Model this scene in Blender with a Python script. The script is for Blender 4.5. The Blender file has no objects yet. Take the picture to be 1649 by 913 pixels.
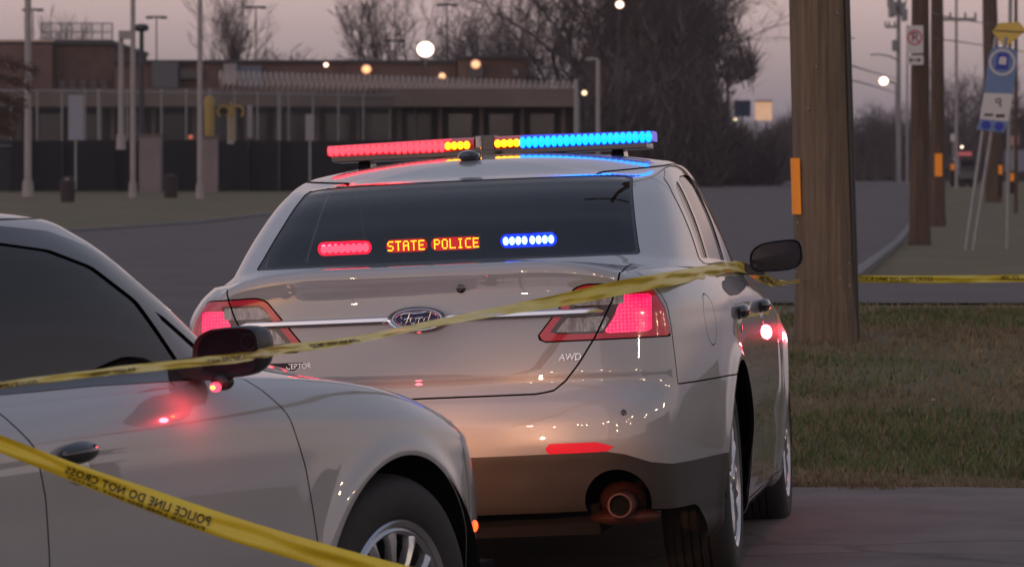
import bpy, bmesh, math, random
import numpy as np
from mathutils import Matrix, Vector
from mathutils.bvhtree import BVHTree
random.seed(7); RNG = np.random.default_rng(7)
scene = bpy.context.scene
C = scene.collection
rad = math.radians

# ------------------------------------------------------------------ camera, sky, sun, exposure
FPX, HZ, CX, CAMH = 7000.0, 288.0, 824.5, 1.46          # focal length in photo pixels, horizon row
cd = bpy.data.cameras.new("camera"); cam = bpy.data.objects.new("camera", cd); C.objects.link(cam)
cd.sensor_width = 36.0; cd.lens = FPX / 1649 * 36.0
cam.location = (0, 0, CAMH); cam.rotation_euler = (rad(90), 0, 0)
cd.shift_y = -(456.5 - HZ) / 1649
cd.clip_start = 0.1; cd.clip_end = 6000
cd.dof.use_dof = True; cd.dof.focus_distance = 14.6; cd.dof.aperture_fstop = 11.0
scene.camera = cam
HAZE = 0.00022
scene.view_settings.view_transform = 'Standard'; scene.view_settings.look = 'None'
scene.view_settings.exposure = 0.28; scene.view_settings.gamma = 1.0
SUN_EL, SUN_AZ = rad(3.0), rad(222)                     # dusk glow low behind the camera, to the left
w = bpy.data.worlds.new("World"); scene.world = w; w.use_nodes = True
nt = w.node_tree; N = nt.nodes; L = nt.links
bg = N["Background"]; bg.inputs[1].default_value = 1.0
sky = N.new("ShaderNodeTexSky"); sky.sky_type = 'NISHITA'; sky.sun_disc = False
sky.sun_elevation = SUN_EL; sky.sun_rotation = SUN_AZ
sk = N.new("ShaderNodeVectorMath"); sk.operation = 'SCALE'; sk.inputs['Scale'].default_value = 0.034
L.new(sky.outputs[0], sk.inputs[0])
tc = N.new("ShaderNodeTexCoord"); sep = N.new("ShaderNodeSeparateXYZ"); L.new(tc.outputs['Generated'], sep.inputs[0])
rmp = N.new("ShaderNodeValToRGB"); L.new(sep.outputs[2], rmp.inputs[0])
els = rmp.color_ramp.elements
els[0].position = 0.0; els[0].color = (0.150, 0.150, 0.190, 1)
els[1].position = 1.0; els[1].color = (0.19, 0.24, 0.36, 1)
for p, c in ((0.014, (0.185, 0.165, 0.215)), (0.026, (0.285, 0.228, 0.262)), (0.042, (0.430, 0.320, 0.345)), (0.15, (0.40, 0.31, 0.34)), (0.4, (0.23, 0.23, 0.29))):
    e = els.new(p); e.color = (*c, 1)
nz = N.new("ShaderNodeTexNoise"); nz.inputs['Scale'].default_value = 3.0; nz.inputs['Detail'].default_value = 4
mp = N.new("ShaderNodeMapping"); mp.inputs['Scale'].default_value = (1, 1, 9); L.new(tc.outputs['Generated'], mp.inputs[0]); L.new(mp.outputs[0], nz.inputs[0])
mr = N.new("ShaderNodeMapRange"); mr.inputs[3].default_value = 0.88; mr.inputs[4].default_value = 1.12; L.new(nz.outputs[0], mr.inputs[0])
vm = N.new("ShaderNodeVectorMath"); vm.operation = 'SCALE'; L.new(rmp.outputs[0], vm.inputs[0]); L.new(mr.outputs[0], vm.inputs['Scale'])
ad = N.new("ShaderNodeVectorMath"); ad.operation = 'ADD'; L.new(vm.outputs[0], ad.inputs[0]); L.new(sk.outputs[0], ad.inputs[1])
L.new(ad.outputs[0], bg.inputs[0])
sd = bpy.data.lights.new("sun", 'SUN'); sd.energy = 0.62; sd.angle = rad(130); sd.color = (1.0, 0.83, 0.86)
sun = bpy.data.objects.new("sun", sd); C.objects.link(sun)
dv = Vector((math.sin(SUN_AZ) * math.cos(rad(9)), math.cos(SUN_AZ) * math.cos(rad(9)), math.sin(rad(9))))
sun.rotation_euler = dv.to_track_quat('Z', 'Y').to_euler()
cy = scene.cycles
cy.use_denoising = True; cy.max_bounces = 8; cy.sample_clamp_indirect = 6

# ------------------------------------------------------------------ materials
def mat(name, col, rough=0.6, metal=0.0, coat=0.0, emis=None, es=0.0, noise=0.0, nscale=8.0, bump=0.0, bscale=60.0, col2=None, spec=0.5, trans=0.0, stretch=None, coatr=0.04):
    m = bpy.data.materials.new(name); m.use_nodes = True
    n = m.node_tree.nodes; l = m.node_tree.links; b = n["Principled BSDF"]
    b.inputs['Base Color'].default_value = (*col, 1); b.inputs['Roughness'].default_value = rough
    b.inputs['Metallic'].default_value = metal; b.inputs['Coat Weight'].default_value = coat
    b.inputs['Coat Roughness'].default_value = coatr; b.inputs['Coat IOR'].default_value = 1.9 if coatr < .02 else 1.5; b.inputs['Specular IOR Level'].default_value = spec
    b.inputs['Transmission Weight'].default_value = trans
    if emis: b.inputs['Emission Color'].default_value = (*emis, 1); b.inputs['Emission Strength'].default_value = es
    if noise or bump:
        t = n.new("ShaderNodeTexCoord"); mpp = n.new("ShaderNodeMapping"); l.new(t.outputs['Object'], mpp.inputs[0])
        if stretch: mpp.inputs['Scale'].default_value = stretch
    if noise:
        z = n.new("ShaderNodeTexNoise"); z.inputs['Scale'].default_value = nscale; z.inputs['Detail'].default_value = 6
        z.inputs['Roughness'].default_value = 0.65
        l.new(mpp.outputs[0], z.inputs[0])
        r = n.new("ShaderNodeValToRGB"); r.color_ramp.elements[0].position = 0.35; r.color_ramp.elements[1].position = 0.65
        c2 = col2 or tuple(c * (1 - noise) for c in col)
        r.color_ramp.elements[0].color = (*c2, 1); r.color_ramp.elements[1].color = (*col, 1)
        l.new(z.outputs[0], r.inputs[0]); l.new(r.outputs[0], b.inputs['Base Color'])
    if bump:
        z2 = n.new("ShaderNodeTexNoise"); z2.inputs['Scale'].default_value = bscale; z2.inputs['Detail'].default_value = 5
        l.new(mpp.outputs[0], z2.inputs[0])
        bp = n.new("ShaderNodeBump"); bp.inputs['Strength'].default_value = bump; bp.inputs['Distance'].default_value = 0.02
        l.new(z2.outputs[0], bp.inputs['Height']); l.new(bp.outputs[0], b.inputs['Normal'])
    return m
def emit(name, col, s, base=(0.02, 0.02, 0.02)):
    return mat(name, base, 0.3, emis=col, es=s)
def glass(name, tint, ior=1.5, dirt=0.0):
    m = bpy.data.materials.new(name); m.use_nodes = True
    n = m.node_tree.nodes; l = m.node_tree.links; n.clear()
    o = n.new("ShaderNodeOutputMaterial"); t = n.new("ShaderNodeBsdfTransparent"); g = n.new("ShaderNodeBsdfGlossy")
    t.inputs[0].default_value = (*tint, 1); g.inputs[0].default_value = (1, 1, 1, 1); g.inputs['Roughness'].default_value = 0.03
    f = n.new("ShaderNodeFresnel"); f.inputs[0].default_value = ior
    mx = n.new("ShaderNodeMixShader"); l.new(f.outputs[0], mx.inputs[0]); l.new(t.outputs[0], mx.inputs[1]); l.new(g.outputs[0], mx.inputs[2])
    l.new(mx.outputs[0], o.inputs[0]); return m
M = {}
M['paint'] = mat('pearl_silver_paint', (0.30, 0.298, 0.298), 0.36, 0.0, 1.0, noise=0.04, nscale=2.5, spec=0.4, coatr=0.015)
M['black'] = mat('satin_black_plastic', (0.018, 0.018, 0.02), 0.4)
M['gloss'] = mat('gloss_black_plastic', (0.012, 0.012, 0.015), 0.12, coat=1.0)
M['void'] = mat('dark_inner_metal', (0.008, 0.008, 0.009), 0.9, spec=0.1)
M['valance'] = mat('dark_textured_plastic', (0.040, 0.034, 0.032), 0.5, noise=0.2, nscale=5, bump=0.08, bscale=400)
M['chrome'] = mat('chrome', (0.82, 0.83, 0.85), 0.09, 1.0)
M['rubber'] = mat('tyre_rubber', (0.022, 0.021, 0.022), 0.75, noise=0.3, nscale=9, bump=0.15, bscale=90)
M['cover'] = mat('silver_wheel_cover', (0.50, 0.51, 0.53), 0.28, 0.85, 0.4, noise=0.12, nscale=12)
M['glass'] = glass('tinted_window_glass', (0.10, 0.105, 0.12), 1.55)
M['rearglass'] = glass('dark_rear_window_glass', (0.34, 0.29, 0.38), 1.27)
M['lampred'] = mat('tail_lamp_red_lens', (0.30, 0.008, 0.02), 0.12, coat=1.0, emis=(1, .01, .04), es=.10)
M['lampdark'] = mat('tail_lamp_smoked_lens', (0.045, 0.008, 0.012), 0.12, coat=1.0)
M['clear'] = mat('clear_reverse_lens', (0.42, 0.40, 0.40), 0.15, 0.3, 1.0, noise=0.6, nscale=55, stretch=(1, 1, 0.25), bump=0.5, bscale=90)
M['seat'] = mat('charcoal_seat_fabric', (0.02, 0.02, 0.024), 0.9)
M['badge'] = mat('badge_blue_enamel', (0.008, 0.01, 0.07), 0.15, coat=1.0)
M['silver'] = mat('raised_silver_lettering', (0.75, 0.77, 0.8), 0.2, 0.9)
M['rust'] = mat('rusty_exhaust_steel', (0.085, 0.026, 0.018), 0.6, 0.3, noise=0.4, nscale=30)
M['mirror'] = mat('mirror_glass', (0.035, 0.033, 0.045), 0.12, 0.75)
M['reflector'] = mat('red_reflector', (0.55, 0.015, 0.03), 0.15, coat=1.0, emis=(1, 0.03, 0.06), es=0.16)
M['led_red'] = emit('red_led', (1.0, 0.018, 0.028), 5.2)
M['led_blue'] = emit('blue_led', (0.0, 0.13, 1.0), 5.5)
M['led_amber'] = emit('amber_led', (1.0, 0.40, 0.004), 3.0)
M['led_white'] = emit('white_blue_led', (0.42, 0.60, 1.0), 9.0)
M['led_redin'] = emit('inner_red_led', (1.0, 0.022, 0.03), 18.0)
M['led_amberin'] = emit('inner_amber_led', (1.0, 0.42, 0.004), 12.0)
M['led_whitein'] = emit('inner_blue_led', (0.10, 0.24, 1.0), 26.0)
M['lens_red'] = mat('red_dome_plastic', (0.35, 0.0, 0.01), 0.15, coat=1.0, emis=(1, 0.0, 0.012), es=0.75)
M['lens_blue'] = mat('blue_dome_plastic', (0.0, 0.01, 0.3), 0.15, coat=1.0, emis=(0.0, 0.012, 1), es=0.85)
M['lens_amber'] = mat('amber_dome_plastic', (0.25, 0.01, 0.0), 0.15, coat=1.0, emis=(1, 0.03, 0.0), es=0.16)
M['glow_red'] = emit('red_lit_plastic', (1, 0.0, .02), 4.5); M['glow_amber'] = emit('amber_lit_plastic', (1, .012, 0), 1.5); M['glow_blue'] = emit('blue_lit_plastic', (0, .02, 1), 5.5)
M['tail_on'] = None

def mk_ledpanel():
    m = mat('lit_tail_lamp_led_grid', (0.3, 0.01, 0.03), 0.2, coat=1.0)
    n = m.node_tree.nodes; l = m.node_tree.links; b = n["Principled BSDF"]
    t = n.new("ShaderNodeTexCoord"); v = n.new("ShaderNodeTexVoronoi"); v.inputs['Scale'].default_value = 85; v.inputs['Randomness'].default_value = 0.15
    mp2 = n.new("ShaderNodeMapping"); mp2.inputs['Scale'].default_value = (1, 0.05, 1); l.new(t.outputs['Object'], mp2.inputs[0]); l.new(mp2.outputs[0], v.inputs[0])
    r = n.new("ShaderNodeValToRGB"); r.color_ramp.elements[0].color = (1.0, 0.055, 0.13, 1); r.color_ramp.elements[1].color = (0.75, 0.0, 0.055, 1)
    r.color_ramp.elements[0].position = 0.15; r.color_ramp.elements[1].position = 0.6
    l.new(v.outputs['Distance'], r.inputs[0]); l.new(r.outputs[0], b.inputs['Emission Color']); b.inputs['Emission Strength'].default_value = 1.7
    return m
M['tail_on'] = mk_ledpanel()

# ------------------------------------------------------------------ object helpers
def link(name, me, m=None, parent=None, mats=None):
    o = bpy.data.objects.new(name, me); C.objects.link(o)
    if mats:
        for x in mats: me.materials.append(x)
    elif m is not None and len(me.materials) == 0: me.materials.append(m)
    if parent is not None: o.parent = parent
    return o
def tag(o, label=None, cat=None, group=None, kind=None):
    if label: o['label'] = label
    if cat: o['category'] = cat
    if group: o['group'] = group
    if kind: o['kind'] = kind
    return o
def empty(name, loc=(0, 0, 0), rz=0.0):
    o = bpy.data.objects.new(name, None); C.objects.link(o); o.location = loc; o.rotation_euler = (0, 0, rz)
    o.empty_display_size = 0.3; return o
def mesh(verts, faces, smooth=False, name='mesh'):
    me = bpy.data.meshes.new(name)
    me.from_pydata([tuple(map(float, v)) for v in verts], [], [tuple(map(int, f)) for f in faces]); me.update()
    if smooth: me.polygons.foreach_set('use_smooth', [True] * len(me.polygons))
    return me
class MB:
    def __init__(s): s.v = []; s.f = []
    def add(s, v, f):
        k = len(s.v); s.v += [tuple(p) for p in v]; s.f += [tuple(i + k for i in q) for q in f]; return s
    def box(s, c, d, rz=0.0, taper=1.0):
        x, y, z = d[0] / 2, d[1] / 2, d[2] / 2; cr, sr = math.cos(rz), math.sin(rz); vs = []
        for k in (-1, 1):
            tt = taper if k > 0 else 1.0
            for a, b in ((-1, -1), (1, -1), (1, 1), (-1, 1)):
                px, py = a * x * tt, b * y * tt
                vs.append((c[0] + px * cr - py * sr, c[1] + px * sr + py * cr, c[2] + k * z))
        return s.add(vs, [(0, 3, 2, 1), (4, 5, 6, 7), (0, 1, 5, 4), (1, 2, 6, 5), (2, 3, 7, 6), (3, 0, 4, 7)])
    def tube(s, p0, p1, r0, r1=None, n=8, cap=True):
        r1 = r0 if r1 is None else r1
        p0 = Vector(p0); p1 = Vector(p1); d = (p1 - p0)
        if d.length < 1e-6: return s
        d.normalize(); a = d.orthogonal().normalized(); b = d.cross(a); vs = []
        for p, r in ((p0, r0), (p1, r1)):
            for i in range(n):
                t = 2 * math.pi * i / n; vs.append(p + a * (r * math.cos(t)) + b * (r * math.sin(t)))
        fs = [(i, (i + 1) % n, n + (i + 1) % n, n + i) for i in range(n)]
        if cap: fs += [tuple(range(n - 1, -1, -1)), tuple(range(n, 2 * n))]
        return s.add(vs, fs)
    def path(s, pts, r, n=8):
        for a, b in zip(pts[:-1], pts[1:]): s.tube(a, b, r, r, n)
        return s
    def prism(s, poly, y0, y1, axis=1):
        n = len(poly); vs = []
        for y in (y0, y1):
            for p in poly:
                q = [p[0], p[1]]; q.insert(axis, y); vs.append(tuple(q))
        return s.add(vs, [tuple(range(n)), tuple(range(2 * n - 1, n - 1, -1))] + [(i, n + i, n + (i + 1) % n, (i + 1) % n) for i in range(n)])
    def lathe(s, prof, n=48, axis='X', c=(0, 0, 0)):
        vs = []; m = len(prof)
        for i in range(n):
            t = 2 * math.pi * i / n
            for r, h in prof:
                if axis == 'X': vs.append((c[0] + h, c[1] + r * math.cos(t), c[2] + r * math.sin(t)))
                else: vs.append((c[0] + r * math.cos(t), c[1] + r * math.sin(t), c[2] + h))
        fs = []
        for i in range(n):
            j = (i + 1) % n
            for k in range(m - 1): fs.append((i * m + k, i * m + k + 1, j * m + k + 1, j * m + k))
        return s.add(vs, fs)
    def ball(s, c, r, n=8, m=6):
        rx, ry, rz = (r, r, r) if not isinstance(r, (tuple, list)) else r
        vs = []; fs = []
        for i in range(m + 1):
            a = math.pi * i / m - math.pi / 2
            for j in range(n):
                b = 2 * math.pi * j / n
                vs.append((c[0] + rx * math.cos(a) * math.cos(b), c[1] + ry * math.cos(a) * math.sin(b), c[2] + rz * math.sin(a)))
        for i in range(m):
            for j in range(n): fs.append((i * n + j, i * n + (j + 1) % n, (i + 1) * n + (j + 1) % n, (i + 1) * n + j))
        return s.add(vs, fs)
    def me(s, smooth=False, bevel=0.0):
        me = mesh(s.v, s.f, smooth)
        bm = bmesh.new(); bm.from_mesh(me); bmesh.ops.recalc_face_normals(bm, faces=bm.faces)
        if bevel: bmesh.ops.bevel(bm, geom=bm.edges[:], offset=bevel, segments=2, affect='EDGES', profile=0.5)
        bm.to_mesh(me); bm.free()
        if smooth and hasattr(me, 'set_sharp_from_angle'): me.set_sharp_from_angle(angle=rad(40))
        return me
    def build(s, name, m, parent=None, smooth=False, bevel=0.0):
        return link(name, s.me(smooth, bevel), m, parent)
def copy_tree(o, parent=None, skip=()):
    c = o.copy(); C.objects.link(c)
    if parent is not None: c.parent = parent
    for ch in list(o.children):
        if ch.name.split('.')[0] not in skip: copy_tree(ch, c, skip)
    return c
def text_mesh(txt, size=1.0, shear=0.0, extrude=0.0, space=1.0, bold=0.0):
    cu = bpy.data.curves.new('text', 'FONT'); cu.body = txt; cu.size = size; cu.shear = shear; cu.extrude = extrude
    cu.space_character = space; cu.offset = bold; cu.align_x = 'CENTER'; cu.align_y = 'CENTER'; cu.resolution_u = 3
    o = bpy.data.objects.new('text', cu); C.objects.link(o)
    dg = bpy.context.evaluated_depsgraph_get(); me = bpy.data.meshes.new_from_object(o.evaluated_get(dg))
    bpy.data.objects.remove(o); me.materials.clear(); return me

# ------------------------------------------------------------------ terrain height
GY = np.array([-60, 0, 6, 9.5, 12.5, 15.0, 19.3, 20.5, 23, 26, 30, 38, 74, 105, 150, 175, 300, 600, 2500], float)
GZ = np.array([-.2, -.2, -.19, -.15, -.035, 0, 0.0, 0.03, 0.30, 0.50, 0.585, 0.56, 0.35, 0.37, 0.80, 1.04, 1.23, 1.34, 1.38])
def gz(x, y):
    x = np.asarray(x, float); y = np.asarray(y, float)
    z = sum(np.interp(y + d, GY, GZ) for d in (-.6, -.3, 0, .3, .6)) / 5
    wgt = np.clip((y - 12.5) / 2.5, 0, 1) * np.clip((24 - y) / 5, 0, 1) * np.clip((4 - np.abs(x)) / 2, 0, 1)
    return z + 0.040 * np.clip(x - .2, -2, 1.0) * wgt
def at(px, d, py=None):           # photo column + distance -> world X (and Z when a row is given)
    x = (px - CX) / FPX * d
    return (x, d, CAMH - (py - HZ) / FPX * d) if py is not None else x

# ------------------------------------------------------------------ car shell by lofted surface maps, cut along panel lines
def catmull(P, n, closed=False):
    P = np.array(P, float); d = np.r_[0, np.cumsum(np.sqrt(((P[1:] - P[:-1]) ** 2).sum(1)) ** 0.5)]
    out = []; ts = np.linspace(0, d[-1], n)
    Q = np.vstack([2 * P[0] - P[1], P, 2 * P[-1] - P[-2]]); D = np.r_[d[0] - (d[1] - d[0]), d, d[-1] + d[-1] - d[-2]]
    for t in ts:
        i = min(max(np.searchsorted(d, t, 'right') - 1, 0), len(P) - 2) + 1
        p0, p1, p2, p3 = Q[i - 1:i + 3]; t0, t1, t2, t3 = D[i - 1:i + 3]
        A1 = (t1 - t) / (t1 - t0) * p0 + (t - t0) / (t1 - t0) * p1; A2 = (t2 - t) / (t2 - t1) * p1 + (t - t1) / (t2 - t1) * p2
        A3 = (t3 - t) / (t3 - t2) * p2 + (t - t2) / (t3 - t2) * p3
        B1 = (t2 - t) / (t2 - t0) * A1 + (t - t0) / (t2 - t0) * A2; B2 = (t3 - t) / (t3 - t1) * A2 + (t - t1) / (t3 - t1) * A3
        out.append((t2 - t) / (t2 - t1) * B1 + (t - t1) / (t2 - t1) * B2)
    return np.array(out)
def sstep(a, b, x):
    t = np.clip((x - a) / (b - a), 0, 1); return t * t * (3 - 2 * t)
def sinterp(x, X, Y):                                   # smooth interpolation through a table
    X = np.asarray(X, float); Y = np.asarray(Y, float); x = np.clip(x, X[0], X[-1])
    h = np.diff(X); m = np.diff(Y) / h; t = np.r_[m[0], (m[1:] * h[:-1] + m[:-1] * h[1:]) / (h[1:] + h[:-1]), m[-1]]
    i = np.clip(np.searchsorted(X, x, 'right') - 1, 0, len(X) - 2); u = (x - X[i]) / h[i]
    return (2 * u ** 3 - 3 * u ** 2 + 1) * Y[i] + (u ** 3 - 2 * u ** 2 + u) * h[i] * t[i] + (-2 * u ** 3 + 3 * u ** 2) * Y[i + 1] + (u ** 3 - u ** 2) * h[i] * t[i + 1]

OUT = catmull([(0, -1.262), (.3, -1.255), (.55, -1.225), (.70, -1.165), (.795, -1.055), (.848, -.9), (.905, -.6), (.948, -.2), (.958, .3), (.958, 1.0), (.955, 1.8),
               (.95, 2.4), (.942, 2.85), (.91, 3.12), (.845, 3.36), (.73, 3.56), (.53, 3.70), (.3, 3.76), (0, 3.78)], 1200)
_s = np.r_[0, np.cumsum(np.sqrt(((OUT[1:] - OUT[:-1]) ** 2).sum(1)))]; OLEN = _s[-1]
_tg = np.gradient(OUT, _s, axis=0); _tg[0] = (1, 0); _tg[-1] = (-1, 0); _nr = np.stack([_tg[:, 1], -_tg[:, 0]], 1)
_nr /= np.linalg.norm(_nr, axis=1)[:, None]
_k = np.ones(41) / 41                                    # smooth the normals so insets stay fair
def _sm(a, odd):
    pad = 20; l = a[1:pad + 1][::-1] * (-1 if odd else 1); r = a[-pad - 1:-1][::-1] * (-1 if odd else 1)
    return np.convolve(np.r_[l, a, r], _k, 'valid')
_nr = np.stack([_sm(_nr[:, 0], True), _sm(_nr[:, 1], False)], 1); _nr /= np.linalg.norm(_nr, axis=1)[:, None]
TS = _s / OLEN
def zcen(y): return sinterp(y, [-1.3, -1.2, -.9, -.6, 0, 1.5, 2.3, 2.6, 3.0, 3.35, 3.6, 3.75, 3.9], [1.165, 1.17, 1.172, 1.17, 1.15, 1.12, 1.09, 1.065, 1.01, .94, .865, .80, .74])
def zedge(x, y):
    side = sinterp(y, [-1.3, -1.1, -.9, -.6, 0, .8, 1.5, 2.0, 2.3, 2.6, 2.9, 3.15, 3.35, 3.55, 3.8], [1.10, 1.105, 1.115, 1.118, 1.112, 1.102, 1.082, 1.055, 1.034, 1.002, .958, .905, .852, .79, .73])
    c = zcen(y); k = np.clip((np.abs(x) - .35) / .42, 0, 1) ** 2
    return np.where(y < -.9, side + (c - .006 - side) * (1 - k), np.where(y > 3.2, side + (c - .05 - side) * (1 - k), side))
AS = ([0, .17, .22, .30, .40, .55, .70, .84, .93, .985, 1.03, 1.065, 1.09], [.10, .10, .05, .032, .018, .0, .0, .008, .016, .026, .052, .082, .115])
AR = ([0, .30, .34, .40, .48, .525, .545, .60, .66, .70, .725, .745, .80, .92, 1.02, 1.08, 1.12, 1.145, 1.165, 1.18], [.16, .16, .10, .055, .02, .004, .0, .0, .008, .026, .048, .060, .065, .078, .089, .094, .094, .094, .100, .12])
AF = ([0, .20, .28, .40, .55, .65, .75, .90, 1.1], [.16, .12, .05, .01, .0, .01, .03, .06, .1])
SIDEH = 1.0
def lower_map(uv):
    u = np.clip(uv[:, 0], 0, 1); v = uv[:, 1]
    bx = np.interp(u, TS, OUT[:, 0]); by = np.interp(u, TS, OUT[:, 1]); nx = np.interp(u, TS, _nr[:, 0]); ny = np.interp(u, TS, _nr[:, 1])
    wR = sstep(.25, .92, -ny) * (by < 1); wF = sstep(.25, .92, ny) * (by > 2); wS = 1 - wR - wF
    zb = (.19 + .135 * sstep(-.42, -.80, by)) * wS + .335 * wR + .21 * wF
    # top edge evaluated at an inset position so it stays consistent with the deck
    zt = zedge(bx, by); vv = np.clip(v, 0, 1)
    z = zb + (zt - zb) * vv
    zs = np.where(z > .5, .5 + (z - .5) * (1.09 - .5) / (zt - .5), z)
    ztr = 1.165 / np.maximum(zt, .1)
    a = wS * sinterp(zs, *AS) + wR * sinterp(np.where(z > .745, .745 + (z - .745) * (1.175 - .745) / (zt - .745), z), *AR) + wF * sinterp(z * 1.0, *AF)
    # wheel arch flares
    for cyy in (0.0, 2.868):
        d = np.hypot(by - cyy, z - .372); a = a - .014 * np.exp(-((d - .420) / .035) ** 2) * wS
        a = a - .006 * sstep(.62, .42, d) * wS
    # a soft crease along the doors and a scallop below it
    a = a + .010 * np.exp(-((z - .50 - .03 * (by - 1.4) * .3) / .07) ** 2) * wS * sstep(.35, .7, by) * sstep(2.5, 2.2, by)
    x = bx - nx * a; y = by - ny * a
    # cap
    wv = np.clip(v - 1, 0, 1); g = 1 - (1 - wv) ** 2.6
    sx = 0.0; sy = np.clip(by, -.35, 2.45)
    X = x + (sx - x) * wv; Y = y + (sy - y) * wv
    Z = np.where(v > 1, z * (1 - g) + zcen(Y) * g, z)
    # raised centre of the hood
    Z = Z + np.where(v > 1, .018 * sstep(.62, .50, np.abs(X)) * sstep(2.5, 2.9, Y), 0)
    return np.stack([X, Y, Z], 1)
BASE = [(0, -.655), (.3, -.65), (.56, -.62), (.70, -.555), (.785, -.42), (.825, -.15), (.838, .3), (.842, .9), (.84, 1.5), (.83, 2.02), (.795, 2.32), (.72, 2.48), (.54, 2.62), (.3, 2.70), (0, 2.72)]
ROOF = [(0, .20), (.27, .205), (.48, .225), (.585, .27), (.632, .36), (.652, .52), (.660, .70), (.660, .95), (.655, 1.22), (.645, 1.50), (.615, 1.70), (.55, 1.80), (.40, 1.87), (.22, 1.90), (0, 1.91)]
ZB = [1.150, 1.145, 1.135, 1.115, 1.10, 1.085, 1.08, 1.07, 1.05, 1.025, 1.01, 1.01, 1.02, 1.03, 1.035]
ZR = [1.464, 1.463, 1.458, 1.452, 1.460, 1.480, 1.497, 1.508, 1.510, 1.502, 1.490, 1.482, 1.484, 1.486, 1.488]
def _res(P, n=900):
    P = np.array(P, float); k = np.linspace(0, len(P) - 1, len(P)); q = np.linspace(0, len(P) - 1, n)
    return np.stack([sinterp(q, k, P[:, i]) for i in range(P.shape[1])], 1)
GB = _res([(a[0], a[1], z) for a, z in zip(BASE, ZB)]); GR = _res([(a[0], a[1], z) for a, z in zip(ROOF, ZR)])
_l = np.r_[0, np.cumsum(np.linalg.norm(GB[1:, :2] - GB[:-1, :2], axis=1))]; GLEN = _l[-1]; GT = _l / GLEN
_t2 = np.gradient(GB[:, :2], axis=0); _t2[0] = (1, 0); _t2[-1] = (-1, 0); _gn = np.stack([_t2[:, 1], -_t2[:, 0]], 1); _gn /= np.linalg.norm(_gn, axis=1)[:, None]
def green_map(uv):
    u = np.clip(uv[:, 0], 0, 1); v = uv[:, 1]
    b = np.stack([np.interp(u, GT, GB[:, i]) for i in range(3)], 1); r = np.stack([np.interp(u, GT, GR[:, i]) for i in range(3)], 1)
    n = np.stack([np.interp(u, GT, _gn[:, i]) for i in range(2)], 1)
    s = np.clip(v, 0, 1)
    e = sinterp(s, [0, .12, .5, .82, .93, 1.0], [0, .12, .48, .80, .925, 1.045]); h = sinterp(s, [0, .12, .5, .82, .93, 1.0], [0, .125, .54, .875, .965, 1.0])
    bulge = .022 * 4 * s * (1 - s)
    X = b[:, 0] + (r[:, 0] - b[:, 0]) * e + n[:, 0] * bulge; Y = b[:, 1] + (r[:, 1] - b[:, 1]) * e + n[:, 1] * bulge
    Z = b[:, 2] + (r[:, 2] - b[:, 2]) * h
    fl = sstep(.14, 0, s) * .035 * sstep(.0, .4, n[:, 0]); X = X + n[:, 0] * fl; Y = Y + n[:, 1] * fl   # flare into the shoulder
    wv = np.clip(v - 1, 0, 1); g = 1 - (1 - wv) ** 2.2; sy = np.clip(Y, .62, 1.35)
    X2 = X * (1 - wv); Y2 = Y + (sy - Y) * wv
    zc = sinterp(Y2, [.15, .3, .6, .9, 1.2, 1.5, 1.75, 1.95], [1.464, 1.493, 1.538, 1.562, 1.566, 1.552, 1.520, 1.485])
    Z = np.where(v > 1, Z * (1 - g) + zc * g, Z)
    return np.stack([np.where(v > 1, X2, X), np.where(v > 1, Y2, Y), Z], 1)

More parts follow.
